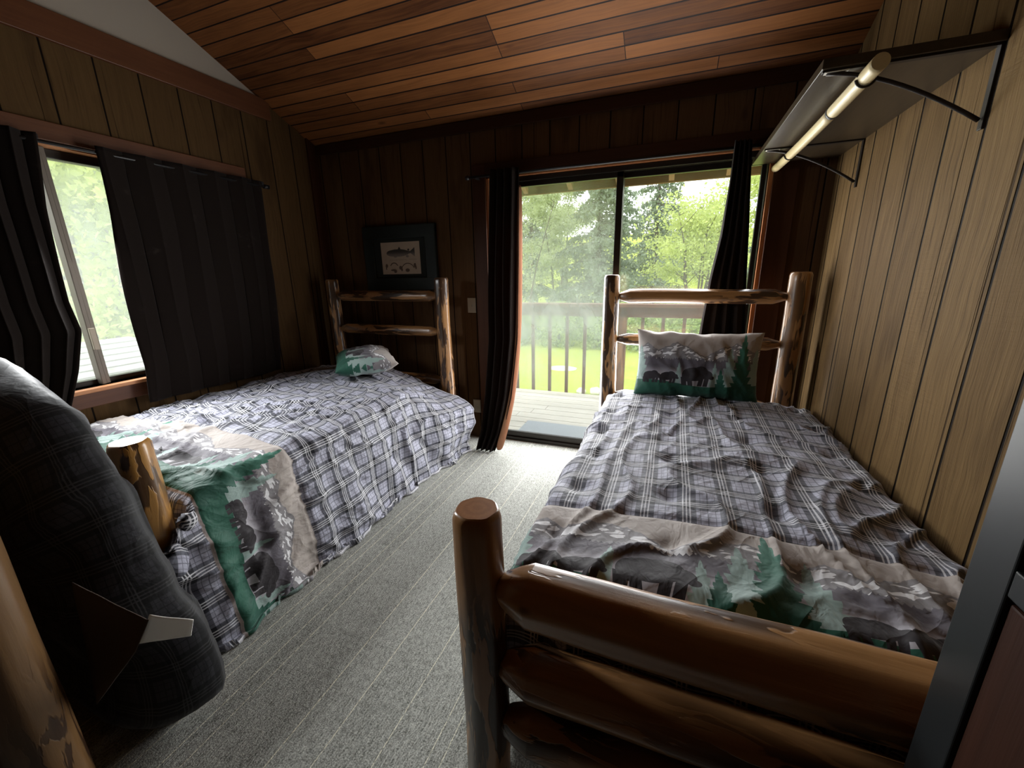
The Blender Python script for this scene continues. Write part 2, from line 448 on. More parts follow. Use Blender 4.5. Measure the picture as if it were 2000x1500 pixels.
# ---- outdoors
def leaf_fn(lo, hi, tr):
    def f():
        x, y, z = sep(position())
        a = X(X.nt.nodes.new('ShaderNodeObjectInfo').outputs['Random'])
        n = noise(vec(x * .9, y * .9, z * .9), 1., 2., .6); n2 = white(vec((x * 3.).floor(), (y * 3.).floor(), (z * 3.).floor()))
        c = mix((n * .7 + n2 * .5 - .1).clamp(), lo, hi)
        return dict(col=c, rough=.7, spec=.15, trans=tr, tcol=mix(.5, c, hi))
    return f
MAT['maple'] = material('spring_maple_leaves', leaf_fn((.30, .38, .11), (.68, .74, .30), .45))
MAT['leaf'] = material('light_green_leaves', leaf_fn((.26, .32, .16), (.58, .64, .38), .42))
MAT['conifer'] = material('grey_green_needles', leaf_fn((.17, .22, .16), (.40, .46, .34), .3))
MAT['shrub'] = material('shrub_leaves', leaf_fn((.14, .23, .07), (.48, .58, .22), .35))
simple('bark', (.12, .10, .085), .9)
simple('bark_pale', (.30, .28, .25), .9)
def lawn_fn():
    x, y, z = sep(position())
    n = noise(vec(x * .35, y * .35, 0.), 1., 3., .6); f = noise(vec(x * 5, y * 3.2, 0.), 1., 4., .75)
    c = mix((n * .6 + f * .9 - .25).clamp(), (.18, .25, .045), (.43, .47, .105))
    return dict(col=c, rough=.9, spec=.05, bump=f, bs=.6, bd=.1)
MAT['lawn'] = material('mown_lawn', lawn_fn)
def deck_fn():
    x, y, z = sep(position())
    row = (y / .1435).floor()
    g = noise(vec(x * 3, y * 90, row), 1., 4., .65); b = noise(vec(x * 1.5, y * 8, row * 3.), 1., 3., .6); s = noise(vec(x * 7, y * 30, 3.), 1., 3., .7)
    c = mix((g * .6 + b * .6 + (white(vec(row, 1., 1.)) - .5) * .3 - .1).clamp(), (.40, .37, .31), (.80, .76, .68))
    c = mix(s.step(.6, .72) * .5, c, (.17, .15, .11))
    return dict(col=c, rough=.8, spec=.15, bump=g, bs=.4, bd=.004)
MAT['deck'] = material('weathered_deck_boards', deck_fn)
def mat_fn():
    x, y, z = sep(position())
    n = noise(vec(x * 150, y * 150, 0.), 1., 2., .7)
    return dict(col=mix(n.step(.4, .62), (.20, .23, .26), (.56, .60, .64)), rough=.95, spec=.05, bump=n, bs=.6, bd=.006)
MAT['doormat'] = material('pale_speckled_mat', mat_fn)
def shingle_fn():
    x, y, z = sep(position())
    n = noise(vec(x * 60, y * 60, z * 60), 1., 2., .7); m = noise(vec(x * 3, y * 3, 0.), 1., 3., .6)
    c = mix(n, (.30, .29, .27), (.52, .51, .49)); c = mix(m.step(.62, .72) * .6, c, (.16, .18, .08))
    return dict(col=c, rough=.95, spec=.05)
MAT['shingle'] = material('pale_roof_shingles', shingle_fn)
simple('pale_stone', (.62, .60, .54), .9)
simple('hill', (.22, .30, .22), .95)
def glass_fn(base, smud):
    def f():
        nt = X.nt
        x, y, z = sep(position())
        sm = noise(vec(x * 1.6 + z * .4, y * 2, z * 1.1), 1., 4., .65).step(.38, .78)
        dr = noise(vec(x * 26, y * 26, z * 5), 1., 3., .6).step(.5, .8)
        hz = z.step(.35, 1.15) * (1. - z.step(1.5, 2.1) * .6)
        fac = ((base + smud * sm + smud * .10 * dr) * (.18 + .82 * hz)).clamp()
        t = nt.nodes.new('ShaderNodeBsdfTransparent'); t.inputs[0].default_value = (.97, .98, .97, 1)
        d = nt.nodes.new('ShaderNodeBsdfTranslucent'); d.inputs[0].default_value = (.78, .82, .80, 1)
        m = nt.nodes.new('ShaderNodeMixShader'); X.put(m.inputs[0], fac)
        nt.links.new(t.outputs[0], m.inputs[1]); nt.links.new(d.outputs[0], m.inputs[2])
        g = nt.nodes.new('ShaderNodeBsdfGlossy'); g.inputs['Roughness'].default_value = .03
        m2 = nt.nodes.new('ShaderNodeMixShader'); m2.inputs[0].default_value = .03
        nt.links.new(m.outputs[0], m2.inputs[1]); nt.links.new(g.outputs[0], m2.inputs[2])
        return m2.outputs[0]
    return f
MAT['glass_dirty'] = material('hazy_door_glass', glass_fn(.17, .34))
MAT['glass_clear'] = material('clear_door_glass', glass_fn(.05, .07))
MAT['glass_window'] = material('window_glass', glass_fn(.20, .14))

# ------------------------------------------------------------------ room shell
def struct(o): o['kind'] = 'structure'; return o
T = .16
b = BM(); b.box(XL - T, XR + T, YF - T, YB + T, -.12, 0); struct(b.build('floor', MAT['carpet']))
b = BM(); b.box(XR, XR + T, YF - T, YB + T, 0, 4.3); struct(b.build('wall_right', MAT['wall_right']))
# left wall with window opening
WY0, WY1, WZ0, WZ1 = .62, 2.26, .83, 2.075
ZT = 2.69
b = BM()
b.box(XL - T, XL, YF - T, WY0, 0, ZT).box(XL - T, XL, WY1, YB + T, 0, ZT)
b.box(XL - T, XL, WY0, WY1, 0, WZ0).box(XL - T, XL, WY0, WY1, WZ1, ZT)
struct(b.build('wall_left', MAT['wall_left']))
b = BM(); b.box(XL - T, XL - .004, YF - T, YB + T, ZT, 4.3); struct(b.build('wall_gable', MAT['drywall']))
# back wall with door opening
DX0, DX1, DZ1 = -1.372, .495, 2.088
b = BM()
b.box(XL - T, DX0, YB, YB + T, 0, 2.75).box(DX1, XR + T, YB, YB + T, 0, 2.75).box(DX0, DX1, YB, YB + T, DZ1, 2.75)
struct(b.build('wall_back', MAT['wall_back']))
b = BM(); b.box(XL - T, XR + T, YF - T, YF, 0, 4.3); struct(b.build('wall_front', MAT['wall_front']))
# ceiling slabs
def slab(b, y0, y1):
    x0, x1 = XL - .3, XR + .3
    p = [(x0, y0, zceil(y0)), (x1, y0, zceil(y0)), (x1, y1, zceil(y1)), (x0, y1, zceil(y1))]
    q = [(x, y, z + .1) for x, y, z in p]
    vs = [b.b.verts.new(v) for v in p + q]
    for f in ((3, 2, 1, 0), (4, 5, 6, 7), (0, 1, 5, 4), (1, 2, 6, 5), (2, 3, 7, 6), (3, 0, 4, 7)): b.b.faces.new([vs[i] for i in f])
b = BM(); slab(b, YR, YB + .74); slab(b, YF - .3, YR)
struct(b.build('ceiling', MAT['ceiling']))
# trims
b = BM(); b.box(XL, XL + .022, YF, YB - .42, 2.545, 2.683, .003); struct(b.build('trim_1', MAT['trim_y']))
b = BM(); b.box(XL, XL + .022, WY0 - .1, 2.33, WZ1 + .002, 2.165, .003); struct(b.build('trim_2', MAT['trim_y']))
b = BM(); b.box(XL, XL + .020, YB - .10, YB, 0, 2.60, .002); struct(b.build('trim_3', MAT['trim_z']))
b = BM(); b.box(XL + .021, XR, YB - .025, YB, 2.40, 2.474, .002); struct(b.build('trim_4', MAT['trim_x']))
b = BM()                                                     # casing round the sliding door
b.box(DX0 - .105, DX0, YB - .02, YB, 0, DZ1 + .09, .003); b.box(DX1, DX1 + .13, YB - .02, YB, 0, DZ1 + .09, .003)
struct(b.build('trim_5', MAT['trim_z']))
b = BM(); b.box(DX0, DX1, YB - .02, YB, DZ1, DZ1 + .09, .003); struct(b.build('trim_6', MAT['trim_x']))

# window_1: sliding sash, jamb and sill in the left wall
win = thing('window_1', None, None, (XL, 1.4, WZ0)); win['kind'] = 'structure'
b = BM(); b.box(XL - T, XL, WY0, WY1, WZ1 - .02, WZ1).box(XL - T, XL, WY0, WY0 + .02, WZ0, WZ1).box(XL - T, XL, WY1 - .02, WY1, WZ0, WZ1)
keep(b.build('jamb', MAT['sill']), win)
b = BM(); b.box(XL - T, XL + .045, WY0 - .08, WY1 + .08, WZ0 - .022, WZ0, .004); keep(b.build('sill', MAT['sill']), win)
b = BM(); b.box(XL, XL + .02, WY0 - .05, WY1 + .05, WZ0 - .105, WZ0 - .024, .003); keep(b.build('apron', MAT['trim_y']), win)
b = BM(); GX = XL - .085
b.box(GX - .03, GX + .03, WY0 + .02, WY1 - .02, WZ1 - .065, WZ1 - .02, .004)
b.box(GX - .03, GX + .03, WY0 + .02, WY1 - .02, WZ0, WZ0 + .03, .004)
keep(b.build('sash', MAT['bronze']), win)
MY = 1.262
b = BM(); b.box(XL - .07, XL - .012, MY - .022, MY + .0, WZ0 + .002, WZ1 - .022, .003); b.box(XL - .058, XL - .02, MY, MY + .020, WZ0 + .002, WZ1 - .022, .003)
keep(b.build('mullion', MAT['alu']), win)
b = BM(); b.box(XL - .012, XL + .004, MY - .02, MY + .006, 1.03, 1.15, .002); keep(b.build('latch', MAT['tarnish']), win)
b = BM(); b.box(GX - .003, GX + .003, WY0 + .02, WY1 - .02, WZ0 + .03, WZ1 - .065); keep(b.build('pane', MAT['glass_window']), win)

# door_1: aluminium sliding door to the deck
door = thing('door_1', None, None, (-.4, YB, 0)); door['kind'] = 'structure'
b = BM(); b.box(DX0, DX0 + .022, YB - .005, YB + T, 0, DZ1).box(DX1 - .022, DX1, YB - .005, YB + T, 0, DZ1).box(DX0, DX1, YB - .005, YB + T, DZ1 - .01, DZ1)
keep(b.build('jamb', MAT['jamb']), door)
b = BM()
b.box(DX0 + .022, DX1 - .022, YB + .02, YB + .13, 0, .030, .003)          # threshold
b.box(DX0 + .022, DX1 - .022, YB + .02, YB + .13, DZ1 - .045, DZ1 - .012, .003)
b.box(DX0 + .022, DX0 + .045, YB + .02, YB + .13, .03, DZ1 - .04).box(DX1 - .028, DX1 - .022, YB + .02, YB + .13, .03, DZ1 - .04)
keep(b.build('frame', MAT['bronze']), door)
def door_panel(x0, x1, y, glass, sr=.045):
    r = BM()
    r.box(x0, x0 + .045, y - .016, y + .016, .03, DZ1 - .042, .003).box(x1 - sr, x1, y - .016, y + .016, .03, DZ1 - .042, .003)
    r.box(x0, x1, y - .016, y + .016, .03, .075, .003).box(x0, x1, y - .016, y + .016, DZ1 - .078, DZ1 - .042, .003)
    p = keep(r.build('panel', MAT['bronze']), door)
    g = BM().box(x0 + .04, x1 - sr + .005, y - .003, y + .003, .07, DZ1 - .074).build('pane', MAT[glass]); g.parent = p
    g.matrix_parent_inverse = Matrix.Identity(4); g.location = (0, 0, 0)
    return p
door_panel(DX0 + .045, -.375, YB + .055, 'glass_dirty')
door_panel(-.42, DX1 - .026, YB + .10, 'glass_clear', .024)

# ------------------------------------------------------------------ logs and beds
def log(name, p0, p1, r0, r1, mat='log', parent=None, tip0=None, tip1=None, seed=0, seg=28, facet=.06, end='logend'):
    """a peeled log from p0 to p1; tip0/tip1 = (length, radius) of the hewn taper at each end"""
    p0, p1 = Vector(p0), Vector(p1); d = p1 - p0; L = d.length; d.normalize()
    a = Vector((0, 0, 1)) if abs(d.z) < .9 else Vector((1, 0, 0))
    u = d.cross(a).normalized(); w = d.cross(u)
    if abs(d.z) >= .9: u, w = Vector((1, 0, 0)), Vector((0, 1, 0))
    ts = [0, .006, .018]
    n = max(6, int(L / .035))
    ts += [.018 + (L - .036) * i / n for i in range(1, n)] + [L - .018, L - .006, L]
    if tip0: ts += [tip0[0]]
    if tip1: ts += [L - tip1[0]]
    ts = sorted(set(round(t, 4) for t in ts))
    V, R, F, FM = [], [], [], []
    for t in ts:
        r = r0 + (r1 - r0) * t / L
        e = min(t, L - t)
        rr = r
        if tip0 and t < tip0[0]: rr = tip0[1] + (r - tip0[1]) * max(0, t / tip0[0]) ** .8
        elif tip1 and t > L - tip1[0]: rr = tip1[1] + (r - tip1[1]) * max(0, (L - t) / tip1[0]) ** .8
        if e < .018: rr -= .010 * (1 - e / .018) ** 2 * min(1, rr / .05)
        for k in range(seg):
            th = 2 * PI * k / seg
            nz = mn.noise(Vector((math.cos(th) * 1.1 + seed * 3.7, math.sin(th) * 1.1, t * 1.8 + seed)))
            nz2 = mn.noise(Vector((math.cos(th) * 2.6 + seed * 1.3, math.sin(th) * 2.6 + 9, t * 6 + seed)))
            fa = (th + seed * .7) % (2 * PI / 7) - PI / 7
            q = rr * (1 + facet * nz * 1.2 + facet * .5 * nz2) * (1 - .75 * (1 - math.cos(PI / 7) / math.cos(fa)) * 1.0)
            bx = .012 * mn.noise(Vector((seed * 2.1, 4.2, t * .9))) * min(1, e / .2)
            V.append(p0 + d * t + u * (q * math.cos(th) + bx) + w * (q * math.sin(th)))
            R.append((q * math.cos(th) + seed * .0, q * math.sin(th), t + seed * 2.37))
    m = len(ts)
    for i in range(m - 1):
        for k in range(seg):
            F.append((i * seg + k, i * seg + (k + 1) % seg, (i + 1) * seg + (k + 1) % seg, (i + 1) * seg + k)); FM.append(0)
    F.append(tuple(range(seg))[::-1]); FM.append(1)
    F.append(tuple((m - 1) * seg + k for k in range(seg))); FM.append(1)
    o = mesh_obj(name, V, F, [MAT[mat], MAT[end]], None, True, rest=R, fmat=FM)
    o.data.polygons[-1].use_smooth = False; o.data.polygons[-2].use_smooth = False
    bm = bmesh.new(); bm.from_mesh(o.data); bmesh.ops.recalc_face_normals(bm, faces=bm.faces); bm.to_mesh(o.data); bm.free()
    if parent: keep(o, parent)
    return o

def log_bed(label, xl, xr, yh, yf, seed, mats=('log', 'log'), foot=True):
    t = thing('log_bed', label, 'bed', ((xl + xr) / 2, (yh + yf) / 2, 0))
    hm, fm = mats
    for i, (x, r) in enumerate(((xl, .056), (xr, .060))):
        log('headboard_post', (x, yh, 0), (x, yh, 1.375), r + .004, r - .002, hm, t, seed=seed + i)
    for i, (z, r) in enumerate(((1.236, .047), (.952, .042), (.55, .045))):
        log('headboard_rail', (xl + .045, yh, z), (xr - .045, yh, z), r, r * .95, hm, t, (.075, .016), (.075, .016), seed + 3 + i, facet=.09)
    for i, (x, r) in enumerate(((xl, .060), (xr, .062))):
        log('footboard_post', (x, yf, 0), (x, yf, .872), r + .004, r, fm, t, seed=seed + 7 + i, facet=.05)
    for i, (z, r) in enumerate(((.668, .078), (.432, .068), (.245, .066))):
        log('footboard_rail', (xl + .05, yf, z), (xr - .05, yf, z), r, r * .95, fm, t, (.085, .030), (.085, .030), seed + 10 + i, facet=.08, seg=35)
    for i, x in enumerate((xl, xr)):
        log('side_rail', (x, yf + .04, .33), (x, yh - .04, .33), .05, .05, fm, t, (.1, .025), (.1, .025), seed + 14 + i)
    return t
bed_right = log_bed('log twin bed against the right plank wall, its footboard nearest the camera', -.390, .672, 2.85, .752, 21, ('log', 'log'))
bed_left = log_bed('log twin bed under the curtained left window, headboard below the fish picture', -2.79, -1.695, 2.85, .725, 52, ('log', 'log_gold'))

# ------------------------------------------------------------------ comforters
def edge(s, R, flare):
    """rounded mattress edge: outward offset and drop for arc length s past the start of the rounding"""
    s = np.maximum(s, 0); a = np.minimum(s / R, PI / 2)
    over = np.maximum(s - R * PI / 2, 0)
    return R * np.sin(a) + flare * over, R * (1 - np.cos(a)) + over * math.sqrt(max(0, 1 - flare * flare))
def fbm(p, o=3): return mn.fractal(Vector(p), 1.0, 2.0, o)
def comforter(label, xl, xr, yf, yh, top, hL, hR, hF, fl, fr, ushift, seed, head_drop=.05, corner=0., amp=1.25, sag=None, res=.0105, vshift=0.):
    R = .085
    us = np.arange(-hL, (xr - xl) + hR + 1e-6, res); vs = np.arange(-hF, (yh - yf) + 1e-6, res)
    U, Vv = np.meshgrid(us, vs)
    W = xr - xl
    oL, dL = edge(-U, R, fl); oR, dR = edge(U - W, R, fr);     x = xl + np.clip(U, 0, W) - oL + oR
    du = np.maximum(dL, dR)
    side = np.clip(du / .30, 0, 1); side = side * side * (3 - 2 * side); ext = corner * side
    oF, dF = edge(-(Vv + ext), R, .05)
    y = yf + np.maximum(Vv, -ext) - oF                         # at the sides the cloth runs on past the foot corner
    k = .03
    d = np.maximum(du, dF); sm = np.minimum(du, dF); d = d + k * np.exp(-np.abs(du - dF) / k) * (np.minimum(sm, .05) / .05) * .5
    crown = .030 * np.sin(np.clip(U / W, 0, 1) * PI) 
    z = top + crown * (1 - np.clip(d / .06, 0, 1)) - d
    hd = np.clip((Vv - (yh - yf - .22)) / .22, 0, 1); z = z - head_drop * hd ** 2
    # quilting, creases and hanging folds (real displacement)
    dz = np.zeros_like(z); dn = np.zeros_like(z); dxw = np.zeros_like(z)
    it = np.nditer(U, flags=['multi_index'])
    for i in range(U.shape[0]):
        for j in range(U.shape[1]):
            u, v = U[i, j], Vv[i, j]
            w = mn.noise(Vector((u * 2.1 + seed, v * 1.6, 0)))
            q = mn.noise(Vector((u * 5.5 + w * 1.5, v * 2.6 + seed, 1.7)))
            c1 = 1 - abs(mn.noise(Vector((u * 6.0 + w * 2.2 + seed, v * 2.2 - u * 1.2, 4.1)))) * 2.2
            c2 = 1 - abs(mn.noise(Vector((u * 11 - v * 4 + seed, v * 9 + w * 3, 7.7)))) * 2.6
            pick = max(0, mn.noise(Vector((u * 1.7, v * 1.7 + seed, 3.3))) + .25)
            dn[i, j] = .007 * w + .006 * q + .015 * max(0, c1) ** 4 + .014 * max(0, c2) ** 4 * pick
            hang = min(1, max(0, (max(du[i, j], dF[i, j]) - .05) / .2))
            al = v if du[i, j] > dF[i, j] else u
            dn[i, j] += hang * (.009 * math.sin(al * 19 + 5 * w + seed) + .015 * mn.noise(Vector((al * 14, seed, 2 + z[i, j] * 2))))
            tu = (u + .15) % .32 - .16; tv = (v + .02) % .30 - .15
            dn[i, j] -= .020 * math.exp(-(tu * tu + tv * tv) / .0016)
    dn *= amp
    # a seam furrow where the printed strip is sewn on
    vv = Vv + yf + vshift
    dn -= .010 * np.exp(-((vv - (V0 + VW)) / .010) ** 2) + .006 * np.exp(-((vv - V0) / .010) ** 2)
    P = np.stack([x, y, z], -1)
    gu = np.gradient(P, axis=1); gv = np.gradient(P, axis=0)
    N = np.cross(gu, gv); N /= np.linalg.norm(N, axis=-1, keepdims=True) + 1e-9
    P = P + N * dn[..., None]
    if sag is not None: P = sag(P, U, Vv)
    P[..., 2] = np.maximum(P[..., 2], .022)
    nv, nu = U.shape
    idx = np.arange(nv * nu).reshape(nv, nu)
    F = np.stack([idx[:-1, :-1], idx[:-1, 1:], idx[1:, 1:], idx[1:, :-1]], -1).reshape(-1, 4)
    UV = np.stack([U + xl + ushift, Vv + yf + vshift], -1).reshape(-1, 2)
    o = mesh_obj('comforter', P.reshape(-1, 3), F.tolist(), MAT['comforter'], None, True, uv=UV)
    solidify(o, .018)
    return tag(o, label, 'comforter')
# printed firs sit at u = 0 (mod .75)
def right_limit(P, U, V):
    lim = XR - .022
    P[..., 0] = np.minimum(P[..., 0], lim + 0 * P[..., 0]); return P
comf_r = comforter('plaid comforter with woodland strip spread on the bed beside the right plank wall', -.375 + .085, .715, .93, 2.72, .628, .62, .16, .42, .14, .02, -.28, 3.1, .03, .05, sag=right_limit)
def left_limit(P, U, V):
    P[..., 0] = np.maximum(P[..., 0], XL + .024)
    # towards the head the top slumps at the aisle corner and the drape billows out below it
    ky = np.clip((P[..., 1] - 2.15) / .45, 0, 1); ky = ky * ky * (3 - 2 * ky)
    ku = np.clip((U - .80) / .45, 0, 1)
    low = np.clip((.62 - P[..., 2]) / .22, 0, 1)
    P[..., 2] -= .13 * ky * ku * np.clip(1 - low, 0, 1)
    P[..., 0] += .15 * ky * np.sin(np.clip(low, 0, 1) * PI / 2) * np.clip(P[..., 2] / .25, .35, 1)
    return P
comf_l = comforter('plaid comforter with bear strip draped to the carpet on the bed under the left window', -2.90, -1.70, .895, 2.74, .635, .12, .74, .42, .05, .17, 1.66, 9.4, .03, .19, sag=left_limit, vshift=-.042)
# white care tag at the low foot corner of the left comforter
tg = mesh_obj('care_tag', [(-1.50, .668, .10), (-1.48, .672, .02), (-1.455, .662, .025), (-1.475, .658, .12)], [(0, 1, 2, 3)], MAT['tagwhite']); solidify(tg, .002)
keep(tg, comf_l); tg.matrix_parent_inverse = Matrix.Identity(4); tg['label'] = 'white care tag'

# ------------------------------------------------------------------ pillows
def pillow(label, w, h, th, M, u0, uw, v0, vh, seed, dent=0.):
    n, m = 56, 40
    V, UV, F = [], [], []
    for side in (1, -1):
        for j in range(m + 1):
            for i in range(n + 1):
                a, b_ = i / n * 2 - 1, j / m * 2 - 1
                pin = 1 - .07 * (1 - a * a) * 0
                px = a * w / 2 * (1 - .055 * (1 - b_ * b_)); py = b_ * h / 2 * (1 - .08 * (1 - a * a))
                e = max(0, (1 - abs(a) ** 3.2)) ** .55 * max(0, (1 - abs(b_) ** 3.0)) ** .55
                w1 = fbm((px * 7 + seed, py * 7, side * 3), 3); c = 1 - abs(mn.noise(Vector((px * 9 + py * 6 + seed, py * 5 - px * 2, side * 5)))) * 2.4
                rim = max(abs(a), abs(b_))
                z = side * (th / 2 * e * (1 + .12 * w1) + .014 * max(0, c) ** 3 * e + .010 * w1 * (1 - rim) )
                z -= dent * math.exp(-((a - .1) ** 2 / .3 + (b_ + .1) ** 2 / .2)) * (side > 0)
                wob = .012 * mn.noise(Vector((a * 4 + seed, b_ * 4, 8.))) * (rim > .9)
                V.append(M @ Vector((px, py + wob, z + wob * .7))); UV.append((u0 + uw * (a * .5 + .5), v0 + vh * (b_ * .5 + .5)))
    o_ = (n + 1) * (m + 1)
    for s in (0, 1):
        for j in range(m):
            for i in range(n):
                q = [s * o_ + j * (n + 1) + i, s * o_ + j * (n + 1) + i + 1, s * o_ + (j + 1) * (n + 1) + i + 1, s * o_ + (j + 1) * (n + 1) + i]
                F.append(q if s == 0 else q[::-1])
    o = mesh_obj('pillow', V, F, MAT['pillow'], None, True, uv=UV)
    bm = bmesh.new(); bm.from_mesh(o.data); bmesh.ops.remove_doubles(bm, verts=bm.verts, dist=.0006); bmesh.ops.recalc_face_normals(bm, faces=bm.faces); bm.to_mesh(o.data); bm.free()
    o.data.polygons.foreach_set('use_smooth', [True] * len(o.data.polygons))
    return tag(o, label, 'pillow')
# standing against the right headboard
Mr = Matrix.Translation((.155, 2.655, .835)) @ Matrix.Rotation(math.radians(81), 4, 'X')
pillow('pillow with bear print standing upright against the right bed headboard', .70, .42, .20, Mr, .07, .80, V0 + .01, VW - .02, 2.2)
Ml = Matrix.Translation((-2.22, 2.50, .762)) @ Matrix.Rotation(math.radians(-46), 4, 'Z') @ Matrix.Rotation(math.radians(3), 4, 'X')
pillow('pillow with woodland print lying flat on the left bed', .64, .44, .17, Ml, .0, .72, V0 + .02, VW - .04, 5.1)

# ------------------------------------------------------------------ third bed at the left edge with a shade-darkened comforter bundled over it
bed3 = thing('log_bed', 'log bed at the left edge of the photo, its post nearest the camera', 'bed', (-1.8, .25, 0))
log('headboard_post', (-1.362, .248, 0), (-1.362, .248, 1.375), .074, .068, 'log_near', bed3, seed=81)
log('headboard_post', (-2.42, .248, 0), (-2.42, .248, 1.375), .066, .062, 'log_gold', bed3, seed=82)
for i, (z, r) in enumerate(((1.236, .045), (.95, .045), (.55, .045))):
    log('headboard_rail', (-2.37, .235, z), (-1.41, .235, z), r, r, 'log_gold', bed3, (.08, .02), (.12, .025), 84 + i)
for i, x in enumerate((-1.40, -2.40)):
    log('side_rail', (x, .21, .33), (x, -1.72, .33), .045, .045, 'log_gold', bed3, (.1, .025), (.1, .025), 88 + i)
for i, x in enumerate((-1.40, -2.40)):
    log('footboard_post', (x, -1.76, 0), (x, -1.76, .872), .06, .058, 'log_gold', bed3, seed=91 + i)
log('leg', (-1.452, .575, 0), (-1.452, .575, .34), .055, .055, 'log_gold', bed3, seed=95)
prof = [(-2.90, 1.13), (-2.6, 1.20), (-2.3, 1.20), (-2.006, 1.149), (-1.82, 1.10), (-1.683, 1.015), (-1.59, .87), (-1.513, .713), (-1.45, .60), (-1.394, .504), (-1.345, .40), (-1.305, .28), (-1.279, .165), (-1.283, .10), (-1.33, .066), (-1.45, .050), (-1.7, .03), (-2.1, .015), (-2.5, .015), (-2.90, .03)]
def catmull(P, n):
    out = []; m = len(P)
    for i in range(m):
        p0, p1, p2, p3 = [np.array(P[(i + k) % m]) for k in (-1, 0, 1, 2)]
        for t in np.linspace(0, 1, n, endpoint=False):
            out.append(.5 * ((2 * p1) + (-p0 + p2) * t + (2 * p0 - 5 * p1 + 4 * p2 - p3) * t * t + (-p0 + 3 * p1 - 3 * p2 + p3) * t ** 3))
    return np.array(out)
pc = catmull(prof, 7)
tang = np.roll(pc, -1, 0) - np.roll(pc, 1, 0); tang /= np.linalg.norm(tang, axis=1, keepdims=True) + 1e-9
nin = np.stack([tang[:, 1], -tang[:, 0]], 1)                       # inward (profile runs clockwise)
ctr = np.array([-2.05, .5])
rings = [(.30, .648), (.16, .650), (.07, .642), (.02, .630), (0, .608), (0, .58), (.008, .54), (.025, .50), (.05, .465), (.09, .435), (.15, .41), (.25, .395), (.40, .385)]
V, UV = [], []
arc = np.concatenate([[0], np.cumsum(np.linalg.norm(np.diff(pc, axis=0), axis=1))])
for j, (ins, yy) in enumerate(rings):
    for i, p in enumerate(pc):
        q = p + (ctr - p) * min(.9, ins * 1.15)
        w = fbm((q[0] * 5, yy * 6, q[1] * 5), 3); f = math.sin(arc[i] * 16 + yy * 10 + 2 * w)
        s = 1 if 3 < i < 95 else .3
        dy = .012 * w + .012 * f * (ins > .02)
        V.append((q[0] + .006 * w * s, yy + dy, max(.008, q[1] + .006 * w * s))); UV.append((arc[i] * 1.0 + .03, (.68 - yy) * 1.1 + ins * .8))
n = len(pc); F = []
for j in range(len(rings) - 1):
    for i in range(n): F.append((j * n + i, j * n + (i + 1) % n, (j + 1) * n + (i + 1) % n, (j + 1) * n + i))
F.append(tuple(range(n))[::-1]); F.append(tuple((len(rings) - 1) * n + i for i in range(n)))
heap = mesh_obj('shaded_comforter', V, F, MAT['plaid'], None, True, uv=UV)
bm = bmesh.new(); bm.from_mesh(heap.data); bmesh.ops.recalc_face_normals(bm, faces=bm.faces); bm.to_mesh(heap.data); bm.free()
tag(heap, 'shade-darkened plaid comforter bundled high at the left edge, white tag hanging from it', 'comforter')
# taupe reverse side showing as a folded-back flap, and the sewn-in tag
def patch(name, pts, mat, parent, label, bulge=.01, n=10):
    """a soft four-cornered cloth patch"""
    a, b_, c, d = [Vector(p) for p in pts]; V, F = [], []
    nor = (b_ - a).cross(d - a).normalized()
    for j in range(n + 1):
        for i in range(n + 1):
            s, t = i / n, j / n
            p = (a * (1 - s) + b_ * s) * (1 - t) + (d * (1 - s) + c * s) * t
            V.append(p + nor * (bulge * math.sin(PI * s) * math.sin(PI * t) + .004 * mn.noise(p * 14)))
    for j in range(n):
        for i in range(n):
            k = j * (n + 1) + i; F.append((k, k + 1, k + n + 2, k + n + 1))
    o = mesh_obj(name, V, F, MAT[mat], None, True); solidify(o, .003, 0)
    o.parent = parent
    if label: o['label'] = label
    return o
patch('lining_flap', [(-1.477, .43, .604), (-1.262, .475, .508), (-1.270, .435, .440), (-1.394, .375, .275)], 'taupe_lining', heap, 'taupe lining folded outwards', .012)
patch('sewn_tag', [(-1.255, .478, .526), (-1.183, .535, .478), (-1.210, .535, .418), (-1.331, .468, .410)], 'tagwhite', heap, 'white sewn-in tag', .004)

# ------------------------------------------------------------------ curtains and rods
def curtain(name, label, top, rows, depth, folds, mat, axis, base, side=1, lin=None, group=None, seed=0, nz=70, nx=90, foldamp=None):
    """rows: list of (z, a0, a1, out) edge positions along the wall for heights from top to bottom"""
    rows = sorted(rows, key=lambda r: -r[0])
    zs = np.linspace(rows[0][0], rows[-1][0], nz)
    rz = np.array([r[0] for r in rows])[::-1]
    g = lambda k, z: np.interp(z, rz, np.array([r[k] for r in rows])[::-1])
    V, F = [], []
    for z in zs:
        a0, a1, out = g(1, z), g(2, z), g(3, z)
        for i in range(nx + 1):
            s = i / nx
            w = mn.noise(Vector((s * 3 + seed, z * 1.2, seed)))
            ph = s * folds * 2 * PI + w * 1.1
            off = depth * (.5 + .5 * math.sin(ph)) + .008 * w
            a = a0 + (a1 - a0) * s + .25 * (a1 - a0) / folds * math.sin(2 * ph) * .3
            V.append((a, base - out - off, z) if axis == 'x' else (base + out + off, a, z))
    for j in range(nz - 1):
        for i in range(nx):
            k = j * (nx + 1) + i; F.append((k, k + 1, k + nx + 2, k + nx + 1))
    o = mesh_obj(name, V, F, MAT[mat], None, True); solidify(o, .004, 0)
    return tag(o, label, 'curtain', group)
RZ = 2.083
c1 = curtain('curtain', 'dark brown curtain bunched at the left side of the sliding door', RZ, [(RZ + .03, -1.30, -1.075, .02), (1.5, -1.325, -1.085, .02), (.9, -1.34, -1.10, .03), (.45, -1.38, -1.145, .06), (.15, -1.40, -1.20, .12), (.012, -1.41, -1.25, .20)], .055, 4, 'curtain', 'x', YB - .055, seed=1.)
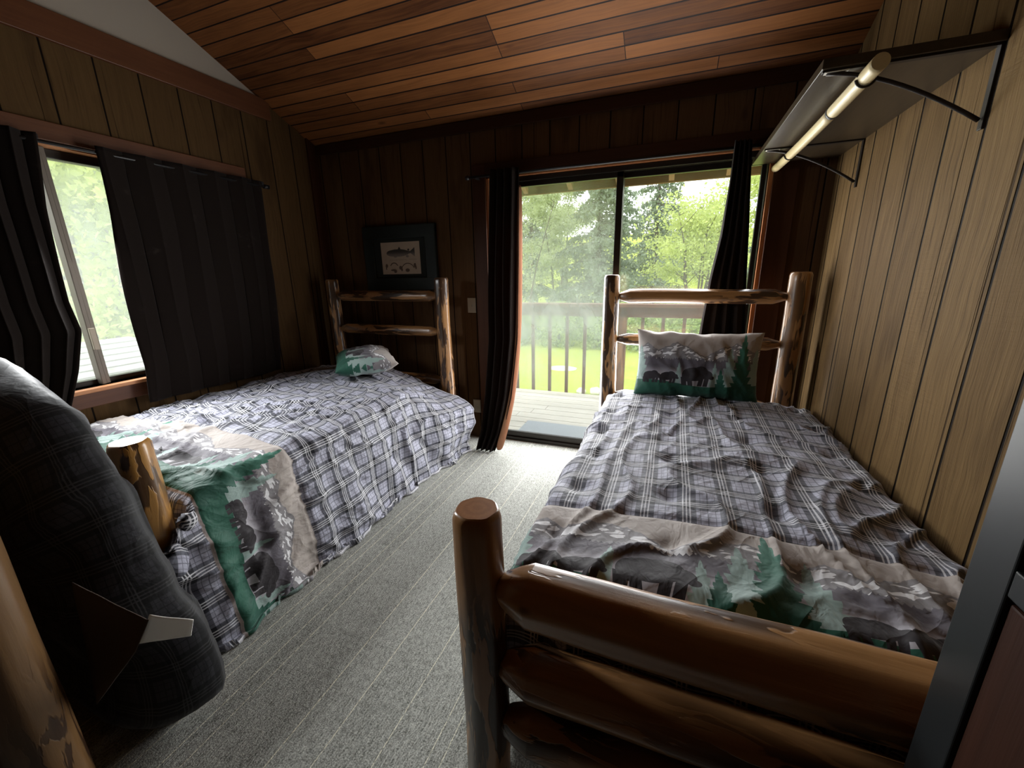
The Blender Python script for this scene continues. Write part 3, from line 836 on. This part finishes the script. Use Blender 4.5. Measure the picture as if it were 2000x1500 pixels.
# copper lining edge turned out along its leading side
fl = []
for z, x, y in ((2.02, -1.082, 2.955), (1.5, -1.088, 2.955), (.9, -1.10, 2.945), (.45, -1.15, 2.91), (.2, -1.20, 2.85), (.02, -1.235, 2.76)): fl.append((z, x, y))
V, F = [], []
for i, (z, x, y) in enumerate(fl):
    wd = .018 + .03 * (i / 5) ** 2
    V += [(x - .01, y - .012, z), (x + wd * .6, y + .008, z), (x + wd, y + .03, z)]
for i in range(len(fl) - 1):
    for k in (0, 1): F.append((i * 3 + k, i * 3 + k + 1, i * 3 + k + 4, i * 3 + k + 3))
ln = mesh_obj('lining_edge', V, F, MAT['lining'], None, True); solidify(ln, .003, 0)
ss = ln.modifiers.new('Subsurf', 'SUBSURF'); ss.levels = 2; ss.render_levels = 2
ln.parent = c1; ln['label'] = 'copper brown lining edge'
c2 = curtain('curtain', 'narrow black brown curtain hanging behind the right headboard', RZ, [(RZ + .03, .262, .352, .02), (1.9, .258, .368, .02), (1.6, .240, .392, .02), (1.35, .205, .412, .02), (1.05, .18, .440, .02), (.6, .15, .49, .02), (.05, .13, .50, .02)], .05, 4, 'curtain_dense', 'x', YB - .055, seed=4.)
WR = 2.052
c3 = curtain('curtain', 'dark curtain pulled to the near side of the left window', WR, [(WR + .03, .70, 1.205, .015), (1.75, .70, 1.175, .015), (1.3, .70, 1.160, .02), (1.15, .70, 1.175, .02), (.95, .70, 1.115, .02), (.76, .70, 1.04, .02), (.70, .70, 1.03, .02)], .045, 5, 'curtain_dense', 'y', XL + .06, seed=6.)
c4 = curtain('curtain', 'wide dark curtain covering the far part of the left window', WR, [(WR + .03, 1.425, 2.375, .015), (1.75, 1.425, 2.37, .015), (1.4, 1.415, 2.36, .015), (.9, 1.408, 2.32, .015), (.69, 1.38, 2.30, .015)], .028, 5, 'curtain_dense', 'y', XL + .06, seed=8.)
r = thing('curtain_rod', 'dark curtain rod across the top of the sliding door', 'curtain rod', (-.5, YB - .075, RZ))
keep(BM().tube([(-1.475, YB - .075, RZ), (.60, YB - .075, RZ)], .0095, 12).build('rod', MAT['black_metal']), r)
for x, s in ((-1.475, -1), (.60, 1)):
    keep(BM().tube([(x, YB - .075, RZ), (x + s * .006, YB - .075, RZ), (x + s * .02, YB - .075, RZ), (x + s * .03, YB - .075, RZ)], [.010, .017, .017, .010], 12).build('finial', MAT['black_metal']), r)
for x in (-1.42, .56): keep(BM().box(x - .008, x + .008, YB - .085, YB - .018, RZ - .012, RZ - .004).build('bracket', MAT['black_metal']), r)
r = thing('curtain_rod', 'dark curtain rod above the left window', 'curtain rod', (XL + .085, 1.4, WR))
keep(BM().tube([(XL + .085, .66, WR), (XL + .085, 2.44, WR)], .009, 12).build('rod', MAT['black_metal']), r)
for y in (.66, 2.43): keep(BM().tube([(XL + .085, y - .02, WR), (XL + .085, y + .02, WR)], .015, 12).build('finial', MAT['black_metal']), r)
for y in (1.215, 2.40): keep(BM().box(XL + .02, XL + .092, y - .01, y + .01, WR + .006, WR + .03, .002).build('bracket', MAT['black_metal']), r)

# ------------------------------------------------------------------ picture, switch, outlet
def framed():
    x0, x1, z0, z1 = -2.545, -1.822, 1.275, 1.800
    t = thing('framed_picture', 'dark green framed fish print hanging over the left headboard', 'picture', ((x0 + x1) / 2, YB, z0))
    fw = .105
    def bar(*q):
        b = BM(); b.box(*q, .006); return b
    b = BM()
    b.box(x0, x1, YB - .035, YB - .001, z1 - fw, z1, .007).box(x0, x1, YB - .035, YB - .001, z0, z0 + fw, .007)
    b.box(x0, x0 + fw, YB - .034, YB - .001, z0, z1, .007).box(x1 - fw, x1, YB - .034, YB - .001, z0, z1, .007)
    keep(b.build('frame', MAT['frame']), t)
    keep(BM().box(x0 + fw * .9, x1 - fw * .9, YB - .018, YB - .006, z0 + fw * .9, z1 - fw * .9).build('mat_board', MAT['mat_board']), t)
    px0, px1, pz0, pz1 = -2.372, -1.985, 1.408, 1.668
    V = [(px0, YB - .0195, pz0), (px1, YB - .0195, pz0), (px1, YB - .0195, pz1), (px0, YB - .0195, pz1)]
    pr = mesh_obj('fish_print', V, [(0, 1, 2, 3)], MAT['print'], None, False, uv=[(0, 0), (1, 0), (1, 1), (0, 1)]); solidify(pr, .001)
    pr['label'] = 'cream print of a dark fish above fishing flies'
    keep(pr, t)
framed()
t = thing('light_switch', 'white light switch on the back wall beside the sliding door', 'light switch', (-1.535, YB, 1.15))
keep(BM().box(-1.572, -1.498, YB - .007, YB, 1.09, 1.21, .003).build('plate', MAT['ivory']), t)
keep(BM().box(-1.541, -1.529, YB - .016, YB - .006, 1.138, 1.162, .002).build('toggle', MAT['ivory']), t)
t = thing('wall_outlet', 'white electrical outlet low on the back wall beside the curtain', 'outlet', (-1.525, YB, .285))
keep(BM().box(-1.56, -1.49, YB - .007, YB, .225, .343, .003).build('plate', MAT['ivory']), t)
for z in (.262, .306):
    s = BM().box(-1.541, -1.509, YB - .009, YB - .006, z - .013, z + .013, .002).build('socket', MAT['ivory']); keep(s, t)

# ------------------------------------------------------------------ shelf, brackets and hanging rod on the right wall
SX, SY0, SY1, SZ = .378, 1.74, YB - .002, 1.995
t = thing('closet_shelf', 'dark wooden shelf high on the right plank wall', 'shelf', ((SX + XR) / 2, 2.4, SZ))
keep(BM().box(SX, XR, SY0, SY1, SZ, SZ + .028, .002).build('board', MAT['shelf']), t)
for y in (1.762, 2.690):
    b = BM()
    b.box(XR - .007, XR, y - .011, y + .011, 1.780, SZ, .001).box(SX + .005, XR, y - .010, y + .010, SZ - .006, SZ, .001)
    pts = [(XR - .012, y, 1.806)]
    for k in range(1, 13):
        s = k / 12; pts.append((XR - .012 - s * (XR - SX - .03), y, 1.806 + .182 * (1 - (1 - s) ** 1.55)))
    b.tube(pts, .0065, 8)
    br = keep(b.build('bracket', MAT['bracket']), t)
    hk = BM().tube([(.502 + .026 * math.cos(a), y, 1.962 + .026 * math.sin(a)) for a in np.linspace(-PI * .95, PI * .12, 12)], .004, 6).build('rod_hook', MAT['bracket']); hk.parent = br
    hk.matrix_parent_inverse = Matrix.Identity(4)
    ch = BM().box(SX + .012, SX + .075, y - .0105, y + .0105, SZ - .0075, SZ - .0055).build('worn_patch', MAT['chip']); ch.parent = br; ch['label'] = 'pale patch of worn paint'
t = thing('hanging_rod', 'pale wooden clothes rod under the high shelf', 'clothes rod', (.502, 2.35, 1.964))
pts = lambda y0, y1, n=14: [(.502, y0 + (y1 - y0) * i / n, 1.964 - .010 * math.sin(PI * (y0 + (y1 - y0) * i / n - 1.72) / 1.3)) for i in range(n + 1)]
keep(BM().tube(pts(1.662, 2.06), .0225, 20).build('sleeve', MAT['rod_wood']), t)
keep(BM().tube(pts(2.05, 3.035), .0205, 20).build('rod', MAT['rod_wood']), t)
keep(BM().tube(pts(2.045, 2.062, 2), .0235, 20).build('collar', MAT['black_metal']), t)

# ------------------------------------------------------------------ dark upright cabinet at the right edge
CX, CY1 = .405, .640
t = thing('wardrobe', 'dark tall wardrobe at the right edge of the photo, close to the camera', 'wardrobe', (.6, .3, 0))
keep(BM().box(CX, XR - .002, -.55, CY1, 0.0, 2.02, .004).build('carcass', MAT['cab']), t)
b = BM().box(CX - .012, CX + .002, CY1 - .060, CY1 + .004, 0, 2.02, .002); o = keep(b.build('corner_stile', MAT['cab_edge']), t); o['label'] = 'blackish grey upright stile'
for z0, z1 in ((.06, .50), (.515, 1.015), (1.065, 1.98)):
    keep(BM().box(CX - .008, CX + .002, -.5, CY1 - .064, z0, z1, .003).build('door_panel', MAT['cab']), t)
keep(BM().box(CX - .012, CX + .002, -.5, CY1 - .062, 1.022, 1.058, .002).build('cross_rail', MAT['cab_edge']), t)

# ------------------------------------------------------------------ outdoors: deck, railing, eave
DZ = -.05
b = BM()
y = YB + T + .004; k = 0
while y < 4.75:
    x = -4.6; 
    while x < 3.2:
        L = 2.2 + 1.3 * ((k * 37 % 11) / 11); x1 = min(3.2, x + L)
        b.box(x + .002, x1 - .002, y, y + .137, DZ - .035, DZ, .003); x = x1; k += 1
    y += .1435
b.box(-4.6, 3.2, YB + T + .02, 4.72, DZ - .2, DZ - .16)
for yy in (3.4, 4.6): b.box(-4.6, 3.2, yy, yy + .04, DZ - .2, DZ - .036)
struct(b.build('floor_deck', MAT['deck']))
t = thing('deck_railing', 'brown wooden deck railing with upright balusters beyond the sliding door', 'railing', (-.7, 4.79, DZ))
keep(BM().box(-4.6, 3.2, 4.72, 4.86, 1.005, 1.043, .004).build('top_rail', MAT['railing']), t)
keep(BM().box(-4.6, 3.2, 4.765, 4.803, .895, 1.004, .003).build('sub_rail', MAT['railing']), t)
for i in range(-9, 15):
    x = -.732 + .2165 * i
    if i == 1: continue
    keep(BM().box(x - .018, x + .018, 4.806, 4.842, -.22, 1.0, .002).build('baluster', MAT['baluster']), t)
for x in (-3.1, -.515, 2.1): keep(BM().box(x - .045, x + .045, 4.765, 4.855, -2.7, 1.004, .003).build('post', MAT['baluster']), t)
o = BM().box(-1.275, -.60, 3.335, 3.665, DZ, DZ + .012, .004).build('doormat', MAT['doormat']); tag(o, 'pale speckled doormat on the deck outside the sliding door', 'doormat')
# eave: fascia board and rafter tails
b = BM().box(XL - .8, XR + 1.5, 3.742, 3.780, 2.068, 2.235, .003); struct(b.build('trim_eave', MAT['outbeam']))
def rafter(x):
    M = Matrix.Translation((x, YB + T, 0))
    b = BM(); pr = []
    for yy in (YB + T, 3.74):
        zt = zceil(yy) - .003; pr += [(yy, zt), (yy, zt - .085)]
    vs = [b.b.verts.new((x + s, yy, z)) for s in (-.02, .02) for yy, z in pr]
    for f in ((0, 1, 3, 2), (4, 6, 7, 5), (0, 4, 5, 1), (2, 3, 7, 6), (0, 2, 6, 4), (1, 5, 7, 3)): b.b.faces.new([vs[i] for i in f])
    return tag(b.build('roof_rafter', MAT['rafter']), None, None, None, 'structure')
for i in range(-4, 6): rafter(-.085 + .404 * i)

# ------------------------------------------------------------------ outdoors: lawn, roof below, stones
GZ = -2.75
NX, NY = 40, 40
V, F = [], []
for j in range(NY + 1):
    for i in range(NX + 1):
        x = -70 + 140 * i / NX; y_ = -20 + 110 * j / NY
        V.append((x, y_, GZ + .08 * mn.noise(Vector((x * .2, y_ * .2, 0))) + max(0, y_ - 45) * .25 + max(0, -x - 40) * .3))
for j in range(NY):
    for i in range(NX):
        k = j * (NX + 1) + i; F.append((k, k + 1, k + NX + 2, k + NX + 1))
struct(mesh_obj('ground_lawn', V, F, MAT['lawn'], None, True))
b = BM()                                                    # single-storey roof outside the left window
rx, rz, pit = -6.5, .70, .36
for k in range(24):
    xa = rx + k * .135; xb = xa + .145; za = rz - pit * (xa - rx); zb_ = rz - pit * (xb - rx)
    if xb > -3.35: break
    yr = 3.08 + (xa - rx) * .55
    vs = [(xa, -6, za + .004), (xb, -6, zb_ + .020), (xb, yr + .09, zb_ + .020), (xa, yr, za + .004), (xa, -6, za - .02), (xb, -6, zb_), (xb, yr + .09, zb_), (xa, yr, za - .02)]
    q = [b.b.verts.new(v) for v in vs]
    for f in ((0, 1, 2, 3), (1, 5, 6, 2), (3, 2, 6, 7), (0, 4, 5, 1), (4, 7, 6, 5)): b.b.faces.new([q[i] for i in f])
b.quad((rx, -6, rz), (rx, 3.08, rz), (rx - 3, 4.7, rz - pit * 3), (rx - 3, -6, rz - pit * 3))
b.quad((rx, 3.08, rz), (-3.4, 4.79, rz - pit * 3.1), (rx - 3, 4.7, rz - pit * 3), (rx - 1, 4.0, rz - pit))
o = b.build('roof_lower', MAT['shingle']); struct(o)
def rock(name, label, cat, loc, sx, sy, sz, seed, group=None):
    bm = bmesh.new(); bmesh.ops.create_icosphere(bm, subdivisions=3, radius=1)
    for v in bm.verts:
        n_ = 1 + .22 * mn.noise(v.co * 1.3 + Vector((seed, 0, 0))); v.co = Vector((v.co.x * sx * n_, v.co.y * sy * n_, v.co.z * sz * n_))
    me = bpy.data.meshes.new(name); bm.to_mesh(me); bm.free(); me.materials.append(MAT['pale_stone'])
    me.polygons.foreach_set('use_smooth', [True] * len(me.polygons))
    o = link(bpy.data.objects.new(name, me)); o.location = loc
    return tag(o, label, cat, group)
rock('flat_stone', 'flat pale stone set in the lawn seen between the balusters', 'stone', (-4.35, 17.2, GZ + .02), .62, .42, .07, 1.)
rock('rock', 'small pale rock on the lawn at the deck edge, left of its pair', 'rock', (-2.78, 13.75, GZ + .08), .16, .15, .13, 2.)
rock('rock', 'larger pale rock on the lawn at the deck edge, right of its pair', 'rock', (-2.30, 13.85, GZ + .08), .20, .17, .15, 3.)

# ------------------------------------------------------------------ trees
def leaf_cloud(pts, size, rng, flat=.5):
    V, F = [], []
    for p in pts:
        s = size * rng.uniform(.6, 1.35)
        n_ = Vector((rng.gauss(0, 1), rng.gauss(0, 1) , rng.gauss(0, 1) * flat + .6)).normalized()
        u = n_.orthogonal().normalized(); u.rotate(Matrix.Rotation(rng.uniform(0, 2 * PI), 3, n_)); w = n_.cross(u)
        k = len(V)
        V += [p - u * s * .5, p + w * s * .32 - u * s * .05, p + u * s * .55, p - w * s * .32 + u * s * .02]; F.append((k, k + 1, k + 2, k + 3))
    return V, F
def broadleaf(name, label, cat, x, y, z0, h, crown, stems, nleaf, size, mat, seed, bark='bark', group=None, low=.3, r0=.14):
    rng = random.Random(seed)
    t = thing(name, label, cat, (x, y, z0), group)
    base = Vector((x, y, z0)); b = BM(); tips = []
    for s in range(stems):
        ang = rng.uniform(0, 2 * PI); lean = rng.uniform(.05, .33) if stems > 1 else .05
        top = base + Vector((math.cos(ang) * lean * h, math.sin(ang) * lean * h * .7, h * rng.uniform(.75, .95)))
        mid = base.lerp(top, .45) + Vector((rng.uniform(-.3, .3), rng.uniform(-.3, .3), 0))
        path = [base + Vector((math.cos(ang) * .08, math.sin(ang) * .08, -.1)), base.lerp(mid, .5), mid, mid.lerp(top, .5) + Vector((rng.uniform(-.2, .2), 0, 0)), top]
        b.tube(path, [r0, r0 * .85, r0 * .65, r0 * .42, r0 * .12], 7)
        for _ in range(7):
            f = rng.uniform(.35, .95); p = path[2].lerp(path[4], (f - .35) / .6)
            a2 = rng.uniform(0, 2 * PI); ln_ = crown * rng.uniform(.35, .85)
            e = p + Vector((math.cos(a2) * ln_, math.sin(a2) * ln_, ln_ * rng.uniform(.1, .7)))
            b.tube([p, p.lerp(e, .5) + Vector((0, 0, .12 * ln_)), e], [r0 * .3, r0 * .2, r0 * .06], 5); tips.append((p, e))
        tips.append((path[3], top))
    keep(b.build('trunk', MAT[bark]), t)
    pts = []
    blobs = []
    for a, e in tips:
        for f in (.55, .8, 1.0): blobs.append((a.lerp(e, f), crown * rng.uniform(.10, .22)))
    for _ in range(int(14 * (1 if low else 0))):
        a2 = rng.uniform(0, 2 * PI); rr = crown * math.sqrt(rng.random())
        blobs.append((base + Vector((math.cos(a2) * rr, math.sin(a2) * rr, h * rng.uniform(low, .8))), crown * rng.uniform(.15, .28)))
    for _ in range(nleaf):
        c, rr = rng.choice(blobs)
        pts.append(c + Vector((rng.gauss(0, 1) * rr, rng.gauss(0, 1) * rr, rng.gauss(0, .55) * rr)))
    V, F = leaf_cloud(pts, size, rng)
    keep(mesh_obj('foliage', V, F, MAT[mat]), t)
    return t
def conifer(name, label, x, y, z0, h, rad, nleaf, size, mat, seed, group=None, skirt=.12):
    rng = random.Random(seed)
    t = thing(name, label, 'tree', (x, y, z0), group)
    b = BM(); base = Vector((x, y, z0))
    b.tube([base + Vector((0, 0, -.1)), base + Vector((0, 0, h * .5)), base + Vector((0, 0, h))], [.26, .17, .03], 8)
    pts = []; boughs = []
    nb = int(h * 7)
    for i in range(nb):
        f = skirt + (1 - skirt) * (i / nb) ** 1.0
        L = rad * (1 - f) ** .8 * rng.uniform(.65, 1.1) + .15; a = rng.uniform(0, 2 * PI)
        p = base + Vector((0, 0, f * h)); dz = -.22 * L * rng.uniform(.4, 1.6)
        e = p + Vector((math.cos(a) * L, math.sin(a) * L, dz))
        m_ = p.lerp(e, .5) + Vector((0, 0, .10 * L))
        b.tube([p, m_, e], [.045, .03, .01], 5); boughs.append((p, m_, e, L))
    tot = sum(q[3] for q in boughs)
    for p, m_, e, L in boughs:
        for _ in range(int(nleaf * L / tot)):
            s = rng.random() ** .7; q = (p * (1 - s) ** 2 + m_ * 2 * s * (1 - s) + e * s * s)
            wd = .22 * L * (1 - s) + .12
            q = q + Vector((rng.gauss(0, wd * .6), rng.gauss(0, wd * .6), -abs(rng.gauss(0, .16)) * (1 + L * .25)))
            pts.append(q)
    keep(b.build('trunk', MAT['bark']), t)
    V, F = leaf_cloud(pts, size, rng, .25)
    keep(mesh_obj('foliage', V, F, MAT[mat]), t)
    return t
def shrub(label, x, y, r, h, nleaf, size, seed, mat='shrub', group='shrubs along the far edge of the lawn', z0=GZ):
    rng = random.Random(seed); t = thing('shrub', label, 'shrub', (x, y, z0), group)
    b = BM(); pts = []
    for _ in range(7):
        a = rng.uniform(0, 2 * PI); e = Vector((x + math.cos(a) * r * .6, y + math.sin(a) * r * .6, z0 + h * rng.uniform(.5, .9)))
        b.tube([(x, y, z0 - .05), Vector((x, y, z0)).lerp(e, .5) + Vector((0, 0, .2)), e], [.03, .02, .008], 5)
    keep(b.build('stem', MAT['bark']), t)
    for _ in range(nleaf):
        a = rng.uniform(0, 2 * PI); f = rng.random() ** .5; zz = rng.random()
        rr = r * f * math.sqrt(max(.05, 1 - (zz * .9) ** 2)) * (1 + .25 * math.sin(a * 5 + zz * 6))
        pts.append(Vector((x + math.cos(a) * rr, y + math.sin(a) * rr, z0 + h * zz)))
    V, F = leaf_cloud(pts, size, rng)
    keep(mesh_obj('foliage', V, F, MAT[mat]), t)
def at(px, Y):                                                # world x of a column of the view at depth Y (layout aid)
    d = (px - 1000) / 795.7 * .93245 - .35279, (px - 1000) / 795.7 * .36082 + .89798
    return d[0] / d[1] * Y
conifer('fir_tree', 'big grey green fir in the middle of the view, behind the door mullion', at(1160, 33), 33, GZ, 17, 5.0, 22000, .24, 'conifer', 11)
conifer('fir_tree', 'dim fir at far left of the door view beside the curtain', at(1040, 42), 42, GZ, 16, 4.6, 13000, .27, 'conifer', 12)
conifer('fir_tree', 'tall fir deep in the trees between the door mullion and the maple', at(1262, 45), 45, GZ, 18, 4.8, 12000, .30, 'conifer', 13)
conifer('fir_tree', 'distant fir seen in the gap right of the hanging curtain', at(1478, 50), 50, GZ, 17, 4.0, 6000, .42, 'conifer', 14)
broadleaf('maple_tree', 'bright yellow green maple with several bare stems right of the mullion', 'tree', at(1345, 29), 29, GZ, 8.8, 3.3, 6, 9000, .19, 'maple', 21, low=.45, r0=.09)
broadleaf('maple_tree', 'yellow green maple at the right end of the door view beside the curtain', 'tree', at(1440, 30), 30, GZ, 11.5, 2.4, 3, 6500, .19, 'maple', 22, low=.5, r0=.10)
broadleaf('alder_tree', 'slender light green tree along the left edge of the door view', 'tree', at(1025, 29), 29, GZ, 11, 2.1, 2, 8000, .16, 'leaf', 23, low=.25, r0=.07)
broadleaf('alder_tree', 'light green tree left of the big fir', 'tree', at(1085, 35), 35, GZ, 12, 2.3, 2, 8500, .18, 'leaf', 24, low=.3, r0=.08)
broadleaf('alder_tree', 'pale green tree filling the back of the view behind the maple', 'tree', at(1320, 58), 58, GZ + 1, 12, 4.6, 3, 5500, .30, 'leaf', 25, low=.2)
broadleaf('alder_tree', 'pale green tree far behind the left door pane', 'tree', at(1105, 56), 56, GZ + 1, 13, 4.6, 3, 6500, .28, 'leaf', 26, low=.2)
shr = [(1012, 23.0, 1.0, 2.4, 'bushy shrub on the lawn edge beside the left curtain'), (1048, 25.6, 1.15, 2.2, 'rounded shrub behind the first gaps of the balusters'), (1090, 23.0, 1.1, 2.5, 'tall shrub behind the middle balusters of the left pane'), (1130, 25.6, 1.2, 2.0, 'low bright shrub behind the balusters left of the log post'), (1168, 23.0, 1.1, 2.1, 'shrub just left of the right bed headboard post'), (1212, 25.6, 1.2, 2.3, 'shrub behind the right bed headboard post'), (1255, 23.0, 1.15, 2.1, 'shrub seen above the pillow, left part'), (1300, 25.8, 1.2, 2.3, 'shrub seen above the middle of the pillow'), (1345, 23.2, 1.2, 2.1, 'shrub seen beside the dark hanging curtain'), (1400, 26.0, 1.4, 2.4, 'shrub behind the hanging curtain at right')]
for i, (px, Y, r_, h_, lab) in enumerate(shr): shrub(lab, at(px, Y), Y, r_, h_, 2600, .15, 40 + i, group=None)
# trees outside the left window
broadleaf('maple_tree', 'leafy tree filling the gap of the left window', 'tree', -13.2, 6.2, GZ, 9.5, 2.6, 3, 9500, .15, 'leaf', 31, 'bark_pale', low=.3, r0=.11)
broadleaf('maple_tree', 'lighter leafy tree behind the roof outside the left window', 'tree', -11.0, 4.2, GZ, 7.6, 1.9, 2, 6500, .14, 'maple', 32, 'bark_pale', low=.35, r0=.10)
broadleaf('alder_tree', 'pale tree far beyond the roof outside the left window', 'tree', -21, 9.2, GZ, 12, 4.2, 3, 7000, .32, 'leaf', 33, low=.15)
conifer('fir_tree', 'grey fir far beyond the roof outside the left window', -24, 11.8, GZ, 15, 3.8, 6000, .34, 'conifer', 34)
# wooded hill in the far distance
V, F = [], []
for j in range(13):
    for i in range(61):
        a = math.radians(-100 + 160 * i / 60); R_ = 75 + j * 5
        hh = GZ + (j / 12) * (6.5 + 3 * mn.noise(Vector((i * .13, 1, 0)))) * 1.0 + .8 * mn.noise(Vector((i * .9, j * .9, 2)))
        V.append((math.sin(a) * R_, math.cos(a) * R_, hh))
for j in range(12):
    for i in range(60):
        k = j * 61 + i; F.append((k, k + 1, k + 62, k + 61))
struct(mesh_obj('hill', V, F, MAT['hill'], None, True))

# ------------------------------------------------------------------ light: overcast sky, a soft sun, added lamps boosting daylight at the two openings
w = bpy.data.worlds.new('World'); bpy.context.scene.world = w; w.use_nodes = True
bg = w.node_tree.nodes['Background']; bg.inputs[0].default_value = (.93, .97, 1.0, 1); bg.inputs[1].default_value = 3.3
def lamp(name, kind, energy, loc, rot, col=(1, 1, 1), **k):
    l = bpy.data.lights.new(name, kind); l.energy = energy; l.color = col
    for a, v in k.items(): setattr(l, a, v)
    o = bpy.data.objects.new(name, l); C.objects.link(o); o.location = loc; o.rotation_euler = rot; return o
lamp('sun', 'SUN', 2.0, (0, 0, 20), (math.radians(38), 0, math.radians(-60)), (1, .97, .9), angle=.35)
lamp('door_daylight_boost', 'AREA', 102, (-.44, YB + .012, .94), (math.radians(-90), 0, 0), (.99, .99, 1.0), shape='RECTANGLE', size=1.78, size_y=1.62)  # added area lamp inside the door, lifts the room above its natural daylight
lamp('window_daylight_boost', 'AREA', 28, (XL + .06, 1.322, 1.60), Vector((-1, .10, .68)).to_track_quat('Z', 'Y').to_euler(), (.97, .99, 1.0), shape='RECTANGLE', size=.165, size_y=.50, spread=math.radians(130))  # added lamp in the curtain gap, tilted down to brighten the bed foot

# ------------------------------------------------------------------ camera
cam = bpy.data.cameras.new('Camera'); co = bpy.data.objects.new('Camera', cam); C.objects.link(co)
cam.sensor_fit = 'HORIZONTAL'; cam.sensor_width = 36; cam.lens = 36 * 795.688 / 2000; cam.clip_start = .02; cam.clip_end = 400
r_ = Vector((0.93244562, 0.36082005, -0.01881641)); u_ = Vector((-0.07800488, 0.25188670, 0.96460786)); f_ = Vector((-0.35278946, 0.89797661, -0.26301638))
Rm = Matrix((r_, u_, -f_)).transposed().to_4x4(); Rm.translation = (0, 0, CAMH)
co.matrix_world = Rm
S = bpy.context.scene; S.camera = co
S.view_settings.view_transform = 'Standard'; S.view_settings.look = 'None'; S.view_settings.gamma = 1; S.view_settings.use_curve_mapping = False
S.view_settings.exposure = 0.0
S.cycles.use_denoising = True; S.cycles.use_adaptive_sampling = True; S.cycles.adaptive_threshold = .07; S.cycles.max_bounces = 6; S.cycles.diffuse_bounces = 3; S.cycles.glossy_bounces = 2; S.cycles.transmission_bounces = 4; S.cycles.transparent_max_bounces = 12
S.cycles.sample_clamp_indirect = 6; S.cycles.caustics_reflective = False; S.cycles.caustics_refractive = False
